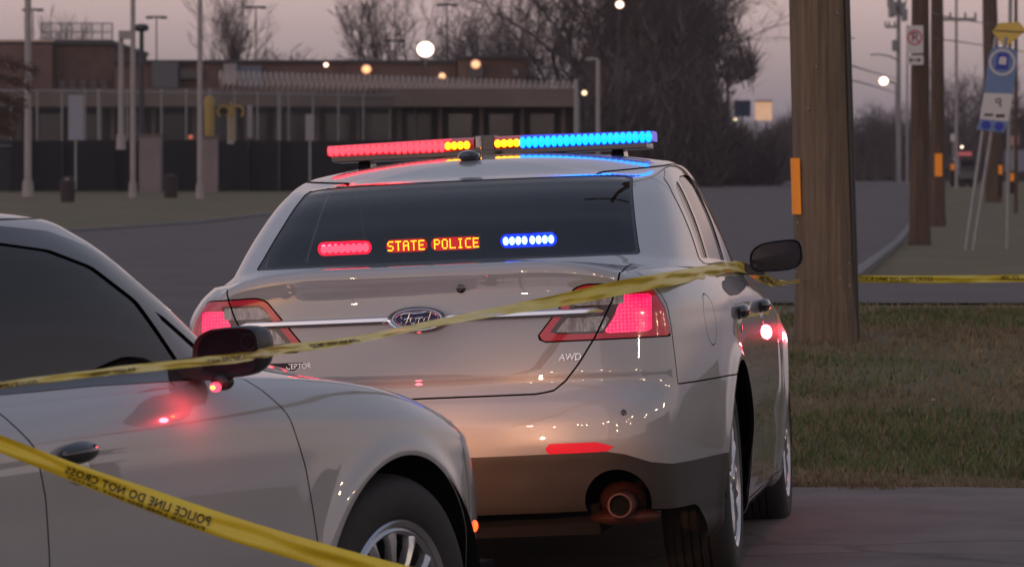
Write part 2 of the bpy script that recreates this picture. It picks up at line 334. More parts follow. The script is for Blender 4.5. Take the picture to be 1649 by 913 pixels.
def poly_sdf(P, px, py, r=0.0):
    """signed distance to polygon P, corners rounded by r (polygon is shrunk by the caller)"""
    P = np.array(P, float); n = len(P); d = np.full(px.shape, 1e9); inside = np.zeros(px.shape, bool)
    for i in range(n):
        a = P[i]; b = P[(i + 1) % n]; e = b - a; wx, wy = px - a[0], py - a[1]
        t = np.clip((wx * e[0] + wy * e[1]) / (e @ e), 0, 1); d = np.minimum(d, (wx - e[0] * t) ** 2 + (wy - e[1] * t) ** 2)
        c = ((a[1] > py) != (b[1] > py)) & (px < (b[0] - a[0]) * (py - a[1]) / ((b[1] - a[1]) if abs(b[1] - a[1]) > 1e-12 else 1e-12) + a[0])
        inside ^= c
    return np.where(inside, -1, 1) * np.sqrt(d) - r
class Shell:
    def __init__(s, fmap, us, vs):
        s.map = fmap; nu, nv = len(us), len(vs)
        s.uv = [(u, v) for v in vs for u in us]
        s.f = [(j * nu + i, j * nu + i + 1, (j + 1) * nu + i + 1, (j + 1) * nu + i) for j in range(nv - 1) for i in range(nu - 1)]
        s.lab = ['body'] * len(s.f); s._p = None
    def pts(s):
        if s._p is None or len(s._p) != len(s.uv): s._p = s.map(np.array(s.uv))
        return s._p
    def split(s, val):
        cache = {}; nf = []; nl = []; uv = s.uv; V = val.tolist()
        def cut(a, b):
            k = (a, b) if a < b else (b, a)
            if k not in cache:
                a, b = k; t = V[a] / (V[a] - V[b]); uv.append((uv[a][0] + (uv[b][0] - uv[a][0]) * t, uv[a][1] + (uv[b][1] - uv[a][1]) * t)); V.append(0.0); cache[k] = len(uv) - 1
            return cache[k]
        for f, l in zip(s.f, s.lab):
            vs = [V[i] for i in f]
            if l is None or min(vs) > -1e-7 or max(vs) < 1e-7: nf.append(f); nl.append(l); continue
            A = []; B = []
            for k in range(len(f)):
                a, b = f[k], f[(k + 1) % len(f)]; va, vb = V[a], V[b]
                if va <= 1e-9: A.append(a)
                if va >= -1e-9: B.append(a)
                if (va < -1e-9 and vb > 1e-9) or (va > 1e-9 and vb < -1e-9): c = cut(a, b); A.append(c); B.append(c)
            for Q in (A, B):
                if len(Q) > 2: nf.append(tuple(Q)); nl.append(l)
        s.f = nf; s.lab = nl
    def region(s, sdf, name, gap=0.0, only=('body',), gaplab='gap'):
        for off in ((-gap / 2, gap / 2) if gap else (0,)):
            p = s.pts(); s.split(sdf(p) - off)
        p = s.pts(); val = sdf(p)
        for i, f in enumerate(s.f):
            if s.lab[i] in only:
                m = sum(val[k] for k in f) / len(f)
                if m < -gap / 2: s.lab[i] = name
                elif gap and m < gap / 2: s.lab[i] = gaplab
    def normals(s):
        uv = np.array(s.uv); e = 2e-3; a = uv.copy(); b = uv.copy()
        uv[:, 1] = np.minimum(uv[:, 1], 1.985)
        lo = uv.copy(); hi = uv.copy(); lo[:, 0] = np.clip(uv[:, 0] - e * .6, 0, 1); hi[:, 0] = np.clip(uv[:, 0] + e * .6, 0, 1)
        du = s.map(hi) - s.map(lo)
        lo = uv.copy(); hi = uv.copy(); lo[:, 1] = np.clip(uv[:, 1] - e * 2, 0, 2); hi[:, 1] = np.clip(uv[:, 1] + e * 2, 0, 2)
        dv_ = s.map(hi) - s.map(lo); n = np.cross(du, dv_); n /= np.maximum(np.linalg.norm(n, axis=1), 1e-12)[:, None]
        mid = (uv[:, 0] < 1e-6) | (uv[:, 0] > 1 - 1e-6); n[mid, 0] = 0; n /= np.maximum(np.linalg.norm(n, axis=1), 1e-12)[:, None]
        return n
    def extract(s, labs, side=0, off=0.0, thick=0.0):
        """side 1 = right half, -1 = mirrored, 0 = both"""
        P = s.pts(); Nn = s.nrm; V = []; F = []; NN = []
        sel = [f for f, l in zip(s.f, s.lab) if l in labs]
        if not sel: return None
        used = sorted({i for f in sel for i in f}); ix = {k: j for j, k in enumerate(used)}
        p = P[used] + Nn[used] * off; n = Nn[used]
        for sd_ in ((1, -1) if side == 0 else (side,)):
            k = len(V); mx = np.array([sd_, 1, 1.0])
            V += (p * mx).tolist(); NN += (n * mx).tolist()
            for f in sel:
                g = [ix[i] + k for i in f]; F.append(tuple(g if sd_ > 0 else g[::-1]))
        me = bpy.data.meshes.new('panel'); me.from_pydata(V, [], F); me.update()
        me.polygons.foreach_set('use_smooth', [True] * len(me.polygons))
        me.normals_split_custom_set_from_vertices(NN)
        if thick:
            pass
        return me
def edge_lip(me, depth=0.012):
    """turn the rim of a panel inward so it reads as folded sheet metal"""
    bm = bmesh.new(); bm.from_mesh(me); bm.free()

NU = 300
low = Shell(lower_map, np.linspace(0, 1, NU), np.r_[np.linspace(0, 1, 62), 1 + np.linspace(0, 1, 26)[1:]])
grn = Shell(green_map, np.linspace(0, 1, 230), np.r_[np.linspace(0, 1, 40), 1 + np.linspace(0, 1, 18)[1:]])
X_, Y_, Z_ = (lambda p: p[:, 0]), (lambda p: p[:, 1]), (lambda p: p[:, 2])
mx_, mn_ = np.maximum, np.minimum
# -- cuts on the lower shell
ringpoly = [(0, -.60), (.3, -.60), (.54, -.575), (.66, -.52), (.74, -.40), (.78, -.15), (.79, .3), (.795, .9), (.79, 1.5), (.775, 1.98), (.74, 2.26), (.66, 2.42), (.5, 2.55), (.28, 2.62), (-.1, 2.64), (-.1, -.6)]
ringpoly_old = [(0, -.60), (.3, -.60), (.54, -.575), (.66, -.52), (.74, -.40), (.78, -.15), (.79, .3), (.795, .9), (.79, 1.5), (.77, 1.92), (.73, 2.16), (.65, 2.32), (.48, 2.45), (.28, 2.5), (-.1, 2.52), (-.1, -.6)]
low.region(lambda p: mx_(poly_sdf(ringpoly, X_(p), Y_(p)), .95 - Z_(p)), None)
for yc in (0.0, 2.868):
    low.region(lambda p: mx_(np.hypot(Y_(p) - yc, (Z_(p) - .372)) - .408, .3 - X_(p)), None)
lidpoly = [(-.2, .727), (.38, .727), (.435, .735), (.475, .765), (.52, .82), (.575, .905), (.632, 1.02), (.655, 1.09), (.665, 1.17), (.66, 2), (-.2, 2)]
lid = lambda p: mx_(poly_sdf(lidpoly, X_(p), Z_(p)), Y_(p) + .25)
lamppoly = [(.39, .915), (.515, 1.068), (.55, 1.078), (1.2, 1.058), (1.2, .895), (.40, .895)]
lamp = lambda p: mx_(mx_(poly_sdf(lamppoly, X_(p), Z_(p)), Y_(p) + .985 + .10 * (Z_(p) - .9)), -X_(p))
# reverse lamps (clear), led block, smoked inner field, red frame
rev_u = lambda p: poly_sdf([(.505, 1.012), (.535, 1.043), (.665, 1.043), (.665, 1.012)], X_(p), Z_(p), .004)
rev_l = lambda p: poly_sdf([(.455, .927), (.490, .967), (.62, .967), (.598, .927)], X_(p), Z_(p), .004)
field = lambda p: poly_sdf([(.43, .922), (.535, 1.052), (.675, 1.052), (.60, .918)], X_(p), Z_(p), .003)
ledp = lambda p: mx_(poly_sdf([(.605, .918), (.640, .965), (.662, 1.035), (.752, 1.035), (.752, .918)], X_(p), Z_(p), .003), Y_(p) + .9)
refl = lambda p: mx_(poly_sdf([(.41, .535), (.41, .556), (.425, .563), (.575, .561), (.625, .545), (.60, .535)], X_(p), Z_(p), .003), Y_(p) + .9)
low.region(refl, 'reflector')
low.region(lamp, 'lamp', .005)
low.region(lid, 'lid', .006, only=('body',)); low.region(lid, 'lamp_in', .006, only=('lamp',), gaplab='gap')
low.region(rev_u, 'rev', only=('lamp_in', 'lamp')); low.region(rev_l, 'rev', only=('lamp_in', 'lamp'))
low.region(field, 'field', only=('lamp_in', 'lamp')); low.region(ledp, 'led', only=('lamp',))
# bumper
vline = lambda p: np.interp(X_(p), [0, .60, .66, .74, .80], [.530, .532, .52, .487, .475])
hole = lambda p: mx_(np.hypot((X_(p) - .625), (Z_(p) - .36) * .95) - .105, Y_(p) + .8)
low.region(hole, None)
low.region(lambda p: mx_(Z_(p) - vline(p), Y_(p) + .37), 'valance')
bump = lambda p: mx_(mn_(Y_(p) + .975, Z_(p) - .735), Y_(p) + .1)
low.region(bump, 'bumper', .005)
# doors
fd = [(1.30, .25), (1.345, .55), (1.352, .85), (1.335, .97), (1.27, 1.06), (1.16, 1.20), (1.16, 1.6), (2.2, 1.6), (2.24, 1.13), (2.30, 1.06), (2.38, .95), (2.43, .80), (2.455, .6), (2.44, .25)]
rd = [(.47, .25), (.455, .40), (.40, .55), (.30, .68), (.16, .80), (.06, .93), (.02, 1.03), (.05, 1.13), (.3, 1.6), (1.16, 1.6), (1.16, 1.20), (1.27, 1.06), (1.335, .97), (1.352, .85), (1.345, .55), (1.30, .25)]
for s_, nm, pl in ((low, 'front_door', fd), (low, 'rear_door', rd)):
    s_.region(lambda p, pl=pl: mx_(poly_sdf(pl, Y_(p), Z_(p)), .4 - X_(p)), nm, .005)
low.region(lambda p: np.hypot((Y_(p) + .50) / 1.0, (Z_(p) - .935) / 1.0) - .088, 'fuel', .004)
# front end
low.region(lambda p: mx_(poly_sdf([(3.44, .74), (3.47, .83), (3.60, .85), (4, .80), (4, .70), (3.6, .70)], Y_(p), Z_(p)), .42 - X_(p)), 'headlamp', .004)
low.region(lambda p: mx_(poly_sdf([(-.1, 2.0), (.60, 2.0), (.665, 2.55), (.665, 3.2), (.64, 3.55), (.56, 3.72), (-.1, 3.78)], X_(p), Y_(p)), .80 - Z_(p)), 'hood', .005)
low.region(lambda p: mx_(3.32 + .10 * (Z_(p) - .6) - Y_(p), Z_(p) - .96), 'front_bumper', .005)
low.region(lambda p: mx_(mx_(poly_sdf([(-1, .50), (.46, .50), (.52, .60), (.50, .70), (-1, .72)], X_(p), Z_(p)), 3.4 - Y_(p)), 0 * X_(p) - 1), 'grille', only=('front_bumper',))
low.region(lambda p: mx_(Y_(p) - 2.0, -Y_(p) + .3), 'sill', only=('body',)) if False else None
# -- cuts on the greenhouse
rw = [(-1, 1.178), (.665, 1.172), (.655, 1.20), (.590, 1.435), (.57, 1.450), (-1, 1.460)]
grn.region(lambda p: mx_(poly_sdf(rw, X_(p), Z_(p)), Y_(p) - .24), 'rear_window', .010, gaplab='trimr')
grn.region(lambda p: mx_(poly_sdf([(-1, 1.09), (.70, 1.09), (.68, 1.16), (.60, 1.40), (.57, 1.45), (-1, 1.468)], X_(p), Z_(p)), 1.74 - Y_(p)), 'windshield', .012, gaplab='trimf')
dlo = [(.20, 1.122), (.15, 1.145), (.185, 1.265), (.25, 1.37), (.35, 1.435), (.52, 1.470), (.75, 1.486), (1.0, 1.493), (1.25, 1.491), (1.5, 1.478), (1.74, 1.446), (1.90, 1.395), (2.07, 1.295), (2.24, 1.150), (2.36, 1.048), (2.1, 1.052), (1.7, 1.078), (1.0, 1.108)]
grn.region(lambda p: mx_(poly_sdf(dlo, Y_(p), Z_(p)), .45 - X_(p)), 'dlo', .0)
panes = [[(1.345, 1.118), (1.36, 1.300), (1.345, 1.446), (1.5, 1.436), (1.69, 1.405), (1.85, 1.352), (1.99, 1.258), (2.10, 1.078), (1.7, 1.100)],
         [(.50, 1.138), (.525, 1.24), (.60, 1.432), (.75, 1.446), (1.0, 1.453), (1.205, 1.451), (1.225, 1.30), (1.205, 1.124)],
         [(.235, 1.142), (.255, 1.25), (.31, 1.345), (.39, 1.398), (.50, 1.421), (.555, 1.424), (.480, 1.26), (.455, 1.140)],
         [(2.15, 1.076), (2.055, 1.238), (2.29, 1.070)]]
for i, pl in enumerate(panes): grn.region(lambda p, pl=pl: mx_(poly_sdf(pl, Y_(p), Z_(p)), .45 - X_(p)), 'pane%d' % i, only=('dlo',))
for nm, pl in (('front_door', fd), ('rear_door', rd)):
    pass
grn.region(lambda p: mx_(mx_(Z_(p) - 1.497 + .05 * np.abs(Y_(p) - 1.1) ** 2, .45 - X_(p)), mx_(Y_(p) - 2.0, .25 - Y_(p))), 'rail', .004, only=('body',))
# drip-line seams down both sides of the roof
roofseam = lambda p: mx_(np.abs(X_(p) - np.interp(Y_(p), [.15, .3, .8, 1.5, 1.7], [.590, .590, .590, .585, .56])) - .006, .21 - Y_(p))
grn.region(roofseam, 'seam', only=('body',))
low.nrm = low.normals(); grn.nrm = grn.normals()
def full_bvh():
    P1 = low.pts(); P2 = grn.pts(); V = []; F = []
    for sh in (low, grn):
        for sd_ in (1, -1):
            k = len(V); V += (sh.pts() * np.array([sd_, 1, 1.0])).tolist()
            F += [tuple(i + k for i in f) for f, l in zip(sh.f, sh.lab) if l is not None]
    return BVHTree.FromPolygons(V, F)
BVH = full_bvh()
def hit_rear(x, z, off=0.0):
    h = BVH.ray_cast(Vector((x, -4, z)), Vector((0, 1, 0)))
    if h[0] is None: return Vector((x, -1.2, z)), Vector((0, -1, 0))
    n = h[1] if h[1].y < 0 else -h[1]; return h[0] + n * off, n
def hit_side(y, z, sgn=1, off=0.0):
    h = BVH.ray_cast(Vector((3 * sgn, y, z)), Vector((-sgn, 0, 0)))
    if h[0] is None: return Vector((.95 * sgn, y, z)), Vector((sgn, 0, 0))
    n = h[1] if h[1].x * sgn > 0 else -h[1]; return h[0] + n * off, n

def build_car():
    car = empty('police_car')
    def part(name, sh, labs, m, side=0, off=0.0, parent=car, label=None):
        me = sh.extract(labs, side, off)
        if me is None: return None
        o = link(name, me, m, parent)
        if label: o['label'] = label
        return o
    # dark inner shell behind the gaps
    a = part('inner_shell', low, {'body', 'lid', 'lamp', 'lamp_in', 'rev', 'field', 'led', 'bumper', 'front_door', 'rear_door', 'fuel', 'headlamp', 'hood', 'front_bumper', 'grille', 'gap', 'reflector'}, M['void'], 0, -.012)
    part('inner_roof', grn, {'body', 'rail', 'gap', 'trimr', 'trimf', 'seam'}, M['void'], 0, -.010)
    lidp = part('trunk_lid', low, {'lid'}, M['paint'])
    part('quarter_panel_and_fender', low, {'body'}, M['paint'], 1); part('quarter_panel_and_fender', low, {'body'}, M['paint'], -1)
    bmp = part('rear_bumper', low, {'bumper'}, M['paint'])
    val = part('lower_valance', low, {'valance'}, M['valance'])
    part('hood', low, {'hood'}, M['paint']); fb = part('front_bumper', low, {'front_bumper'}, M['paint'])
    part('grille', low, {'grille'}, M['black'], 0, -.004, fb)
    roof = part('roof', grn, {'body'}, M['paint'], 0)
    tag(part('roof_seam', grn, {'seam'}, M['black'], 0, -.004, roof), kind='stuff')
    part('rear_window_trim', grn, {'trimr'}, M['black'], 0, -.003, roof); part('windshield_trim', grn, {'trimf'}, M['black'], 0, -.003, roof)
    for sd_ in (1, -1):
        part('roof_rail', grn, {'rail'}, M['paint'], sd_, 0.0, roof)
        d1 = part('front_door', low, {'front_door'}, M['paint'], sd_); d2 = part('rear_door', low, {'rear_door'}, M['paint'], sd_)
        part('window_frame', grn, {'dlo'}, M['gloss'], sd_, .002, d1)
        part('front_side_window', grn, {'pane0'}, M['glass'], sd_, -.004, d1); part('corner_window', grn, {'pane3'}, M['gloss'], sd_, -.004, d1)
        part('rear_side_window', grn, {'pane1'}, M['glass'], sd_, -.004, d2); part('quarter_window', grn, {'pane2'}, M['glass'], sd_, -.004, d2)
        # tail lamp: frame with its lenses
        tl = part('tail_lamp', low, {'lamp', 'lamp_in'}, M['lampred'], sd_, .002)
        part('smoked_lens', low, {'field'}, M['lampdark'], sd_, .000, tl)
        part('reverse_lens', low, {'rev'}, M['clear'], sd_, .001, tl)
        part('lit_led_lens', low, {'led'}, M['tail_on'], sd_, .001, tl)
        part('bumper_reflector', low, {'reflector'}, M['reflector'], sd_, .003, bmp)
        part('headlamp', low, {'headlamp'}, M['clear'], sd_, -.002)
        part('fuel_door', low, {'fuel'}, M['paint'], sd_) if sd_ > 0 else part('plain_disc_cover', low, {'fuel'}, M['paint'], sd_)
        # door handles: cup and bar
        for dd, y0 in ((d1, 1.47), (d2, .30)):
            p, n = hit_side(y0, .925, sd_)
            cup = MB(); cup.ball((p.x - .001 * sd_, y0 + .014, .898), (.010, .050, .042), 20, 10); cup.build('handle_cup', M['cover'], dd, True)
            hb = MB(); hb.ball((p.x + .014 * sd_, y0 + .008, .946), (.026, .070, .027), 24, 12)
            hb.build('door_handle', M['gloss'], dd, True)
        # mirrors
        mb = MB(); cs = []
        yc, zc_ = 2.10, 1.130
        prof = []
        # housing: superellipse sections from the rear rim to the rounded nose
        ns = 24
        rings = [(-.050, .96, 0), (-.045, 1.0, 0), (.0, .99, 0), (.03, .90, .0), (.055, .70, 0), (.072, .35, 0), (.078, .02, 0)]
        vs = []; fs = []
        for (dy, sc, _) in rings:
            for k in range(ns):
                t = 2 * math.pi * k / ns; c, s = math.cos(t), math.sin(t)
                ex = .108 * sc * math.copysign(abs(c) ** .62, c); ez = .062 * sc * math.copysign(abs(s) ** .68, s)
                ez *= 1.0 + .10 * c; skew = .02 * (1 - sc)
                vs.append(((.972 + ex - skew) * sd_, yc + dy - .18 * (ex) * .35, zc_ + ez + .012 * c))
        for j in range(len(rings) - 1):
            for k in range(ns): fs.append((j * ns + k, j * ns + (k + 1) % ns, (j + 1) * ns + (k + 1) % ns, (j + 1) * ns + k))
        mb.add(vs, fs)
        vs2 = [(((v[0] * sd_ - .972) * .93 + .972) * sd_, v[1] + .012, (v[2] - zc_) * .91 + zc_) for v in vs[:ns]]
        k0 = len(mb.v); mb.add(vs[:ns] + vs2, [(k, (k + 1) % ns, ns + (k + 1) % ns, ns + k) for k in range(ns)])
        # foot
        mb.add([(.80 * sd_, 2.06, 1.062), (.80 * sd_, 2.18, 1.062), (.92 * sd_, 2.16, 1.055), (.92 * sd_, 2.07, 1.055), (.80 * sd_, 2.06, 1.105), (.80 * sd_, 2.17, 1.105), (.92 * sd_, 2.15, 1.10), (.92 * sd_, 2.07, 1.10)],
               [(0, 1, 2, 3), (4, 7, 6, 5), (0, 3, 7, 4), (1, 5, 6, 2), (2, 6, 7, 3), (0, 4, 5, 1)])
        mo = mb.build('side_mirror', M['black'], car, True)
        gm = MB(); gm.add(vs2, [tuple(range(ns))] if sd_ < 0 else [tuple(range(ns))[::-1]]); gm.build('mirror_glass', M['mirror'], mo)
        bs = MB(); cxm, czm = .972 + .068, zc_ + .028
        gy = lambda xx: yc - .050 + .012 - .063 * (xx - .972) - .002
        ringv = [((cxm + .023 * math.cos(t)) * sd_, gy(cxm + .023 * math.cos(t)), czm + .019 * math.sin(t)) for t in np.linspace(0, 2 * math.pi, 21)[:-1]]
        for q0, q1 in zip(ringv, ringv[1:] + ringv[:1]): bs.tube(q0, q1, .0014, .0014, 4)
        bs.build('blind_spot_mirror', M['black'], mo)
    rwp = part('rear_window', grn, {'rear_window'}, M['rearglass'], 0, -.003)
    part('windshield', grn, {'windshield'}, M['glass'], 0, -.003)
    # chrome bar across the lid, split by the badge
    cb = MB()
    for x0, x1 in ((-.605, -.085), (.085, .605)):
        n = 26; rows = []
        for k in range(n + 1):
            x = x0 + (x1 - x0) * k / n; zc_ = .988; ee = min(1, min(k, n - k) / 1.5 + .35)
            p, nn = hit_rear(x, zc_); rows.append([(p.x, p.y + dy, zc_ + dz * ee) for dy, dz in ((.002, -.0135), (-.014, -.012), (-.021, -.003), (-.019, .008), (-.010, .0135), (.002, .0135))])
        m_ = 6; vs = [q for r in rows for q in r]
        fs = [(k * m_ + j, (k + 1) * m_ + j, (k + 1) * m_ + (j + 1) % m_, k * m_ + (j + 1) % m_) for k in range(n) for j in range(m_)]
        fs += [tuple(range(m_)), tuple(range(n * m_, n * m_ + m_))]
        cb.add(vs, fs)
    cb.build('chrome_bar', M['chrome'], lidp, True)
    # oval badge
    zb_ = .990; bp, _ = hit_rear(0, zb_)
    def oval(a, b, y0, y1, n=48, inner=None):
        m2 = MB(); vs = []
        prof = [(1.0, y0), (1.0, y1 * .5 + y0 * .5), (.965, y1), (.88, y1 + .002), (.84, y1 + .006)] if inner is None else inner
        for s_, yy in prof:
            for k in range(n):
                t = 2 * math.pi * k / n; vs.append((a * s_ * math.cos(t), yy, zb_ + (b * s_ if s_ == 1 or inner else b * s_) * math.sin(t)))
        fs = []
        for j in range(len(prof) - 1):
            for k in range(n): fs.append((j * n + k, j * n + (k + 1) % n, (j + 1) * n + (k + 1) % n, (j + 1) * n + k))
        fs.append(tuple(range((len(prof) - 1) * n, len(prof) * n))); m2.add(vs, fs); return m2
    yb = bp.y
    bd = oval(.100, .041, yb + .01, yb - .030).build('oval_badge', M['chrome'], lidp, True)
    oval(.078, .029, yb - .02, yb - .0285, inner=[(1, yb - .020), (1, yb - .0285)]).build('badge_plate', M['badge'], bd)
    rg = MB(); rr = [(.072 * math.cos(t), yb - .0305, zb_ + .0245 * math.sin(t)) for t in np.linspace(0, 2 * math.pi, 49)[:-1]]
    for q0, q1 in zip(rr, rr[1:] + rr[:1]): rg.tube(q0, q1, .0011, .0011, 4)
    # script lettering as swept strokes
    strokes = [[(-44, 2), (-47, 8), (-42, 14), (-28, 15.5), (-8, 15), (10, 16), (22, 19)], [(-22, 15), (-27, 4), (-33, -9), (-40, -14), (-46, -12), (-45, -6)], [(-38, 0), (-28, 2), (-17, 3)],
               [(-12, 4), (-19, 1), (-22, -6), (-19, -11), (-13, -11), (-8, -5), (-8, 1), (-12, 4)], [(-9, 1), (-2, 3), (1, 3)],
               [(3, 4), (1, -4), (-1, -11)], [(1, -4), (5, 2), (9, 4), (12, 2)],
               [(28, 3), (22, 4), (16, 0), (14, -6), (16, -11), (21, -10), (26, -4)], [(34, 17), (30, 6), (26, -5), (26, -10), (30, -11), (35, -7)]]
    for st in strokes:
        Pp = catmull(st, 4 * len(st)); pts = [(.00125 * x + .006, yb - .0305, zb_ + .00125 * z - .001) for x, z in Pp]
        for q0, q1 in zip(pts[:-1], pts[1:]): rg.tube(q0, q1, .0018, .0018, 5)
    rg.build('badge_lettering', M['silver'], bd)
    # lock / camera button, sensors
    for (x, z, r, par) in ((.142, 1.082, .0155, lidp), (.662, .655, .010, bmp), (-.66, .655, .010, bmp)):
        p, n = hit_rear(x, z); q = MB(); q.lathe([(r, .002), (r * .98, -.004), (r * .6, -.006), (.0005, -.006)], 20, 'Z')
        o = q.build('lock_button' if par is lidp else 'parking_sensor', M['gloss'], par, True); o.location = p
        o.rotation_euler = (-n).to_track_quat('Z', 'Y').to_euler()
    # small emblems: text plates pressed on the lid
    for txt, x, z, wd, nm in (('AWD', .492, .842, .072, 'emblem'), ('INTERCEPTOR', -.44, .848, .15, 'nameplate')):
        tm = text_mesh(txt, 1.0, 0.15 if txt == 'AWD' else 0, .05); co = np.array([v.co[:] for v in tm.vertices]); sx = wd / (co[:, 0].max() - co[:, 0].min())
        for v in tm.vertices:
            xx, zz = x + v.co.x * sx, z + v.co.y * sx * 1.1; p, n = hit_rear(xx, zz); v.co = (xx, p.y - .004 - v.co.z * sx * .6, zz)
        p, n = hit_rear(x, z)
        if txt == 'INTERCEPTOR':
            q = MB(); q.prism([(x - .083, z - .013), (x + .083, z - .013), (x + .083, z + .013), (x - .083, z + .013)], p.y + .004, p.y - .0035); pl_ = q.build('nameplate_base', M['black'], lidp)
        link(nm, tm, M['silver'], lidp)
    # exhausts
    for sd_ in (1, -1):
        q = MB(); q.lathe([(.034, -.02), (.041, -.02), (.044, .0), (.044, .16), (.036, .16), (.036, 0.0), (.034, -.02)], 28, 'Z'); 
        q2 = MB(); q2.lathe([(.0, .02), (.037, .02)], 24, 'Z'); o = q2.build('pipe_bore', M['void'], car); o.location = (.635 * sd_, -1.15, .352); o.rotation_euler = (rad(-90), 0, 0)
        o = q.build('exhaust_tip', M['rust'], car, True); o.location = (.635 * sd_, -1.15, .352); o.rotation_euler = (rad(-90), 0, 0)
        q = MB(); q.ball((-.01, .03, .012), (.12, .10, .030), 24, 12); q.ball((-.02, .09, .06), (.080, .10, .066), 20, 10); o3 = q.build('muffler', M['rust'], car, True); o3.location = (.64 * sd_, -1.0, .292)
    # wheels
    W = []
    for yy in (0.0, 2.868):
        for sd_ in (1, -1):
            wh = empty('wheel', (.930 * sd_, yy, .363)); wh.parent = car
            if sd_ < 0: wh.rotation_euler = (0, 0, math.pi)
            W.append(wh)
    tprof = [(.235, -.03), (.245, -.012), (.262, -.004), (.29, .000), (.318, -.002), (.338, -.010), (.352, -.022), (.3605, -.040)]
    for k in range(5):
        c0 = -.055 - k * .030; tprof += [(.3635, c0), (.3635, c0 - .022), (.354, c0 - .024), (.354, c0 - .029)]
    tprof += [(.3605, -.215), (.348, -.232), (.32, -.242), (.26, -.24), (.235, -.22), (.232, -.12), (.235, -.03)]
    tm = MB(); tm.lathe(tprof, 72, 'X'); tme = tm.me(True)
    rm = MB(); rm.lathe([(.232, -.23), (.225, -.12), (.224, -.03), (.228, -.012), (.240, -.004), (.245, -.010), (.243, -.02)], 72, 'X')
    rm.lathe([(.226, -.018), (.216, -.012), (.207, -.020), (.204, -.05)], 72, 'X')
    rm.lathe([(.062, -.05), (.060, -.018), (.050, -.010), (.036, -.008), (.033, -.002), (.0005, .002)], 40, 'X')
    ns = 13
    for k in range(ns):
        t = 2 * math.pi * k / ns + .12; ct, st = math.cos(t), math.sin(t)
        secs = []
        for r, hw, xo, dp in ((.045, .014, -.014, .03), (.09, .011, -.014, .028), (.14, .012, -.011, .026), (.18, .017, -.011, .022), (.212, .026, -.016, .02)):
            for a, x in ((-hw, xo - dp), (-hw * .8, xo - .004), (0, xo + .003), (hw * .8, xo - .004), (hw, xo - dp)):
                secs.append((x, r * ct - a * st, r * st + a * ct))
        fs = [(j * 5 + i, j * 5 + i + 1, (j + 1) * 5 + i + 1, (j + 1) * 5 + i) for j in range(4) for i in range(4)]
        rm.add(secs, fs)
    rme = rm.me(True)
    dm = MB(); dm.lathe([(.20, -.075), (.0005, -.07)], 40, 'X'); dme = dm.me()
    for wh in W:
        link('tyre', tme, M['rubber'], wh); link('wheel_cover', rme, M['cover'], wh); link('brake_disc', dme, M['void'], wh)
    # arch liners
    for yy in (0.0, 2.868):
        for sd_ in (1, -1):
            al = MB(); vs = []; n = 30
            for k in range(n + 1):
                t = math.pi * (1.08 * k / n - .04)
                for x in (.925, .62, .55): vs.append((x * sd_, yy + .412 * math.cos(t), .372 + .412 * math.sin(t) * (1 if x > .56 else .2)))
            al.add(vs, [(k * 3 + j, k * 3 + j + 1, k * 3 + j + 4, k * 3 + j + 3) for k in range(n) for j in range(2)]); al.build('arch_liner', M['void'], car)
    un = MB(); un.box((0, 1.3, .30), (1.10, 4.6, .10)); un.box((0, 1.43, .30), (1.75, 1.9, .14)); un.box((0, -.75, .40), (.86, .75, .14)); un.box((0, -.62, .50), (1.6, .04, .36)); un.box((0, 3.4, .32), (1.4, .6, .12)); un.build('underbody', M['void'], car)
    # interior
    it = MB(); it.box((0, 1.1, .62), (1.5, 3.0, .1)); it.box((0, -.28, 1.075), (1.32, .62, .03)); it.box((0, .18, .88), (1.3, .14, .5)); it.build('cabin_floor_and_shelf', M['seat'], car)
    for sx in (-.38, .38):
        q = MB(); q.box((sx, 1.25, .92), (.50, .14, .62)); q.box((sx, 1.45, .68), (.5, .5, .16)); o = q.build('front_seat', M['seat'], car, False, .03)
        q = MB(); q.box((sx, 1.19, 1.31), (.26, .09, .17)); q.build('headrest', M['seat'], o, True, .03)
        q = MB(); q.box((sx, .16, 1.19), (.28, .09, .13)); q.build('rear_headrest', M['seat'], car, True, .03)
    q = MB(); q.box((0, 2.18, 1.0), (1.45, .5, .16)); q.box((-.38, 2.02, 1.10), (.34, .2, .09)); o = q.build('dashboard', M['seat'], car, True, .03)
    q = MB(); ring = [(-.38 + .185 * math.cos(t), 1.80 - .05 * math.sin(t), 1.06 + .175 * math.sin(t)) for t in np.linspace(0, 2 * math.pi, 33)[:-1]]
    for q0, q1 in zip(ring, ring[1:] + ring[:1]): q.tube(q0, q1, .015, .015, 8)
    q.tube((-.38, 2.0, 1.02), (-.38, 1.80, 1.06), .03, .04, 10); q.box((-.38, 1.80, 1.06), (.30, .03, .05)); q.build('steering_wheel', M['black'], car, True)
    return car
car = build_car()
tag(car, 'silver state police sedan with a lit red and blue roof light bar, seen from behind', 'police car', 'silver police sedans')

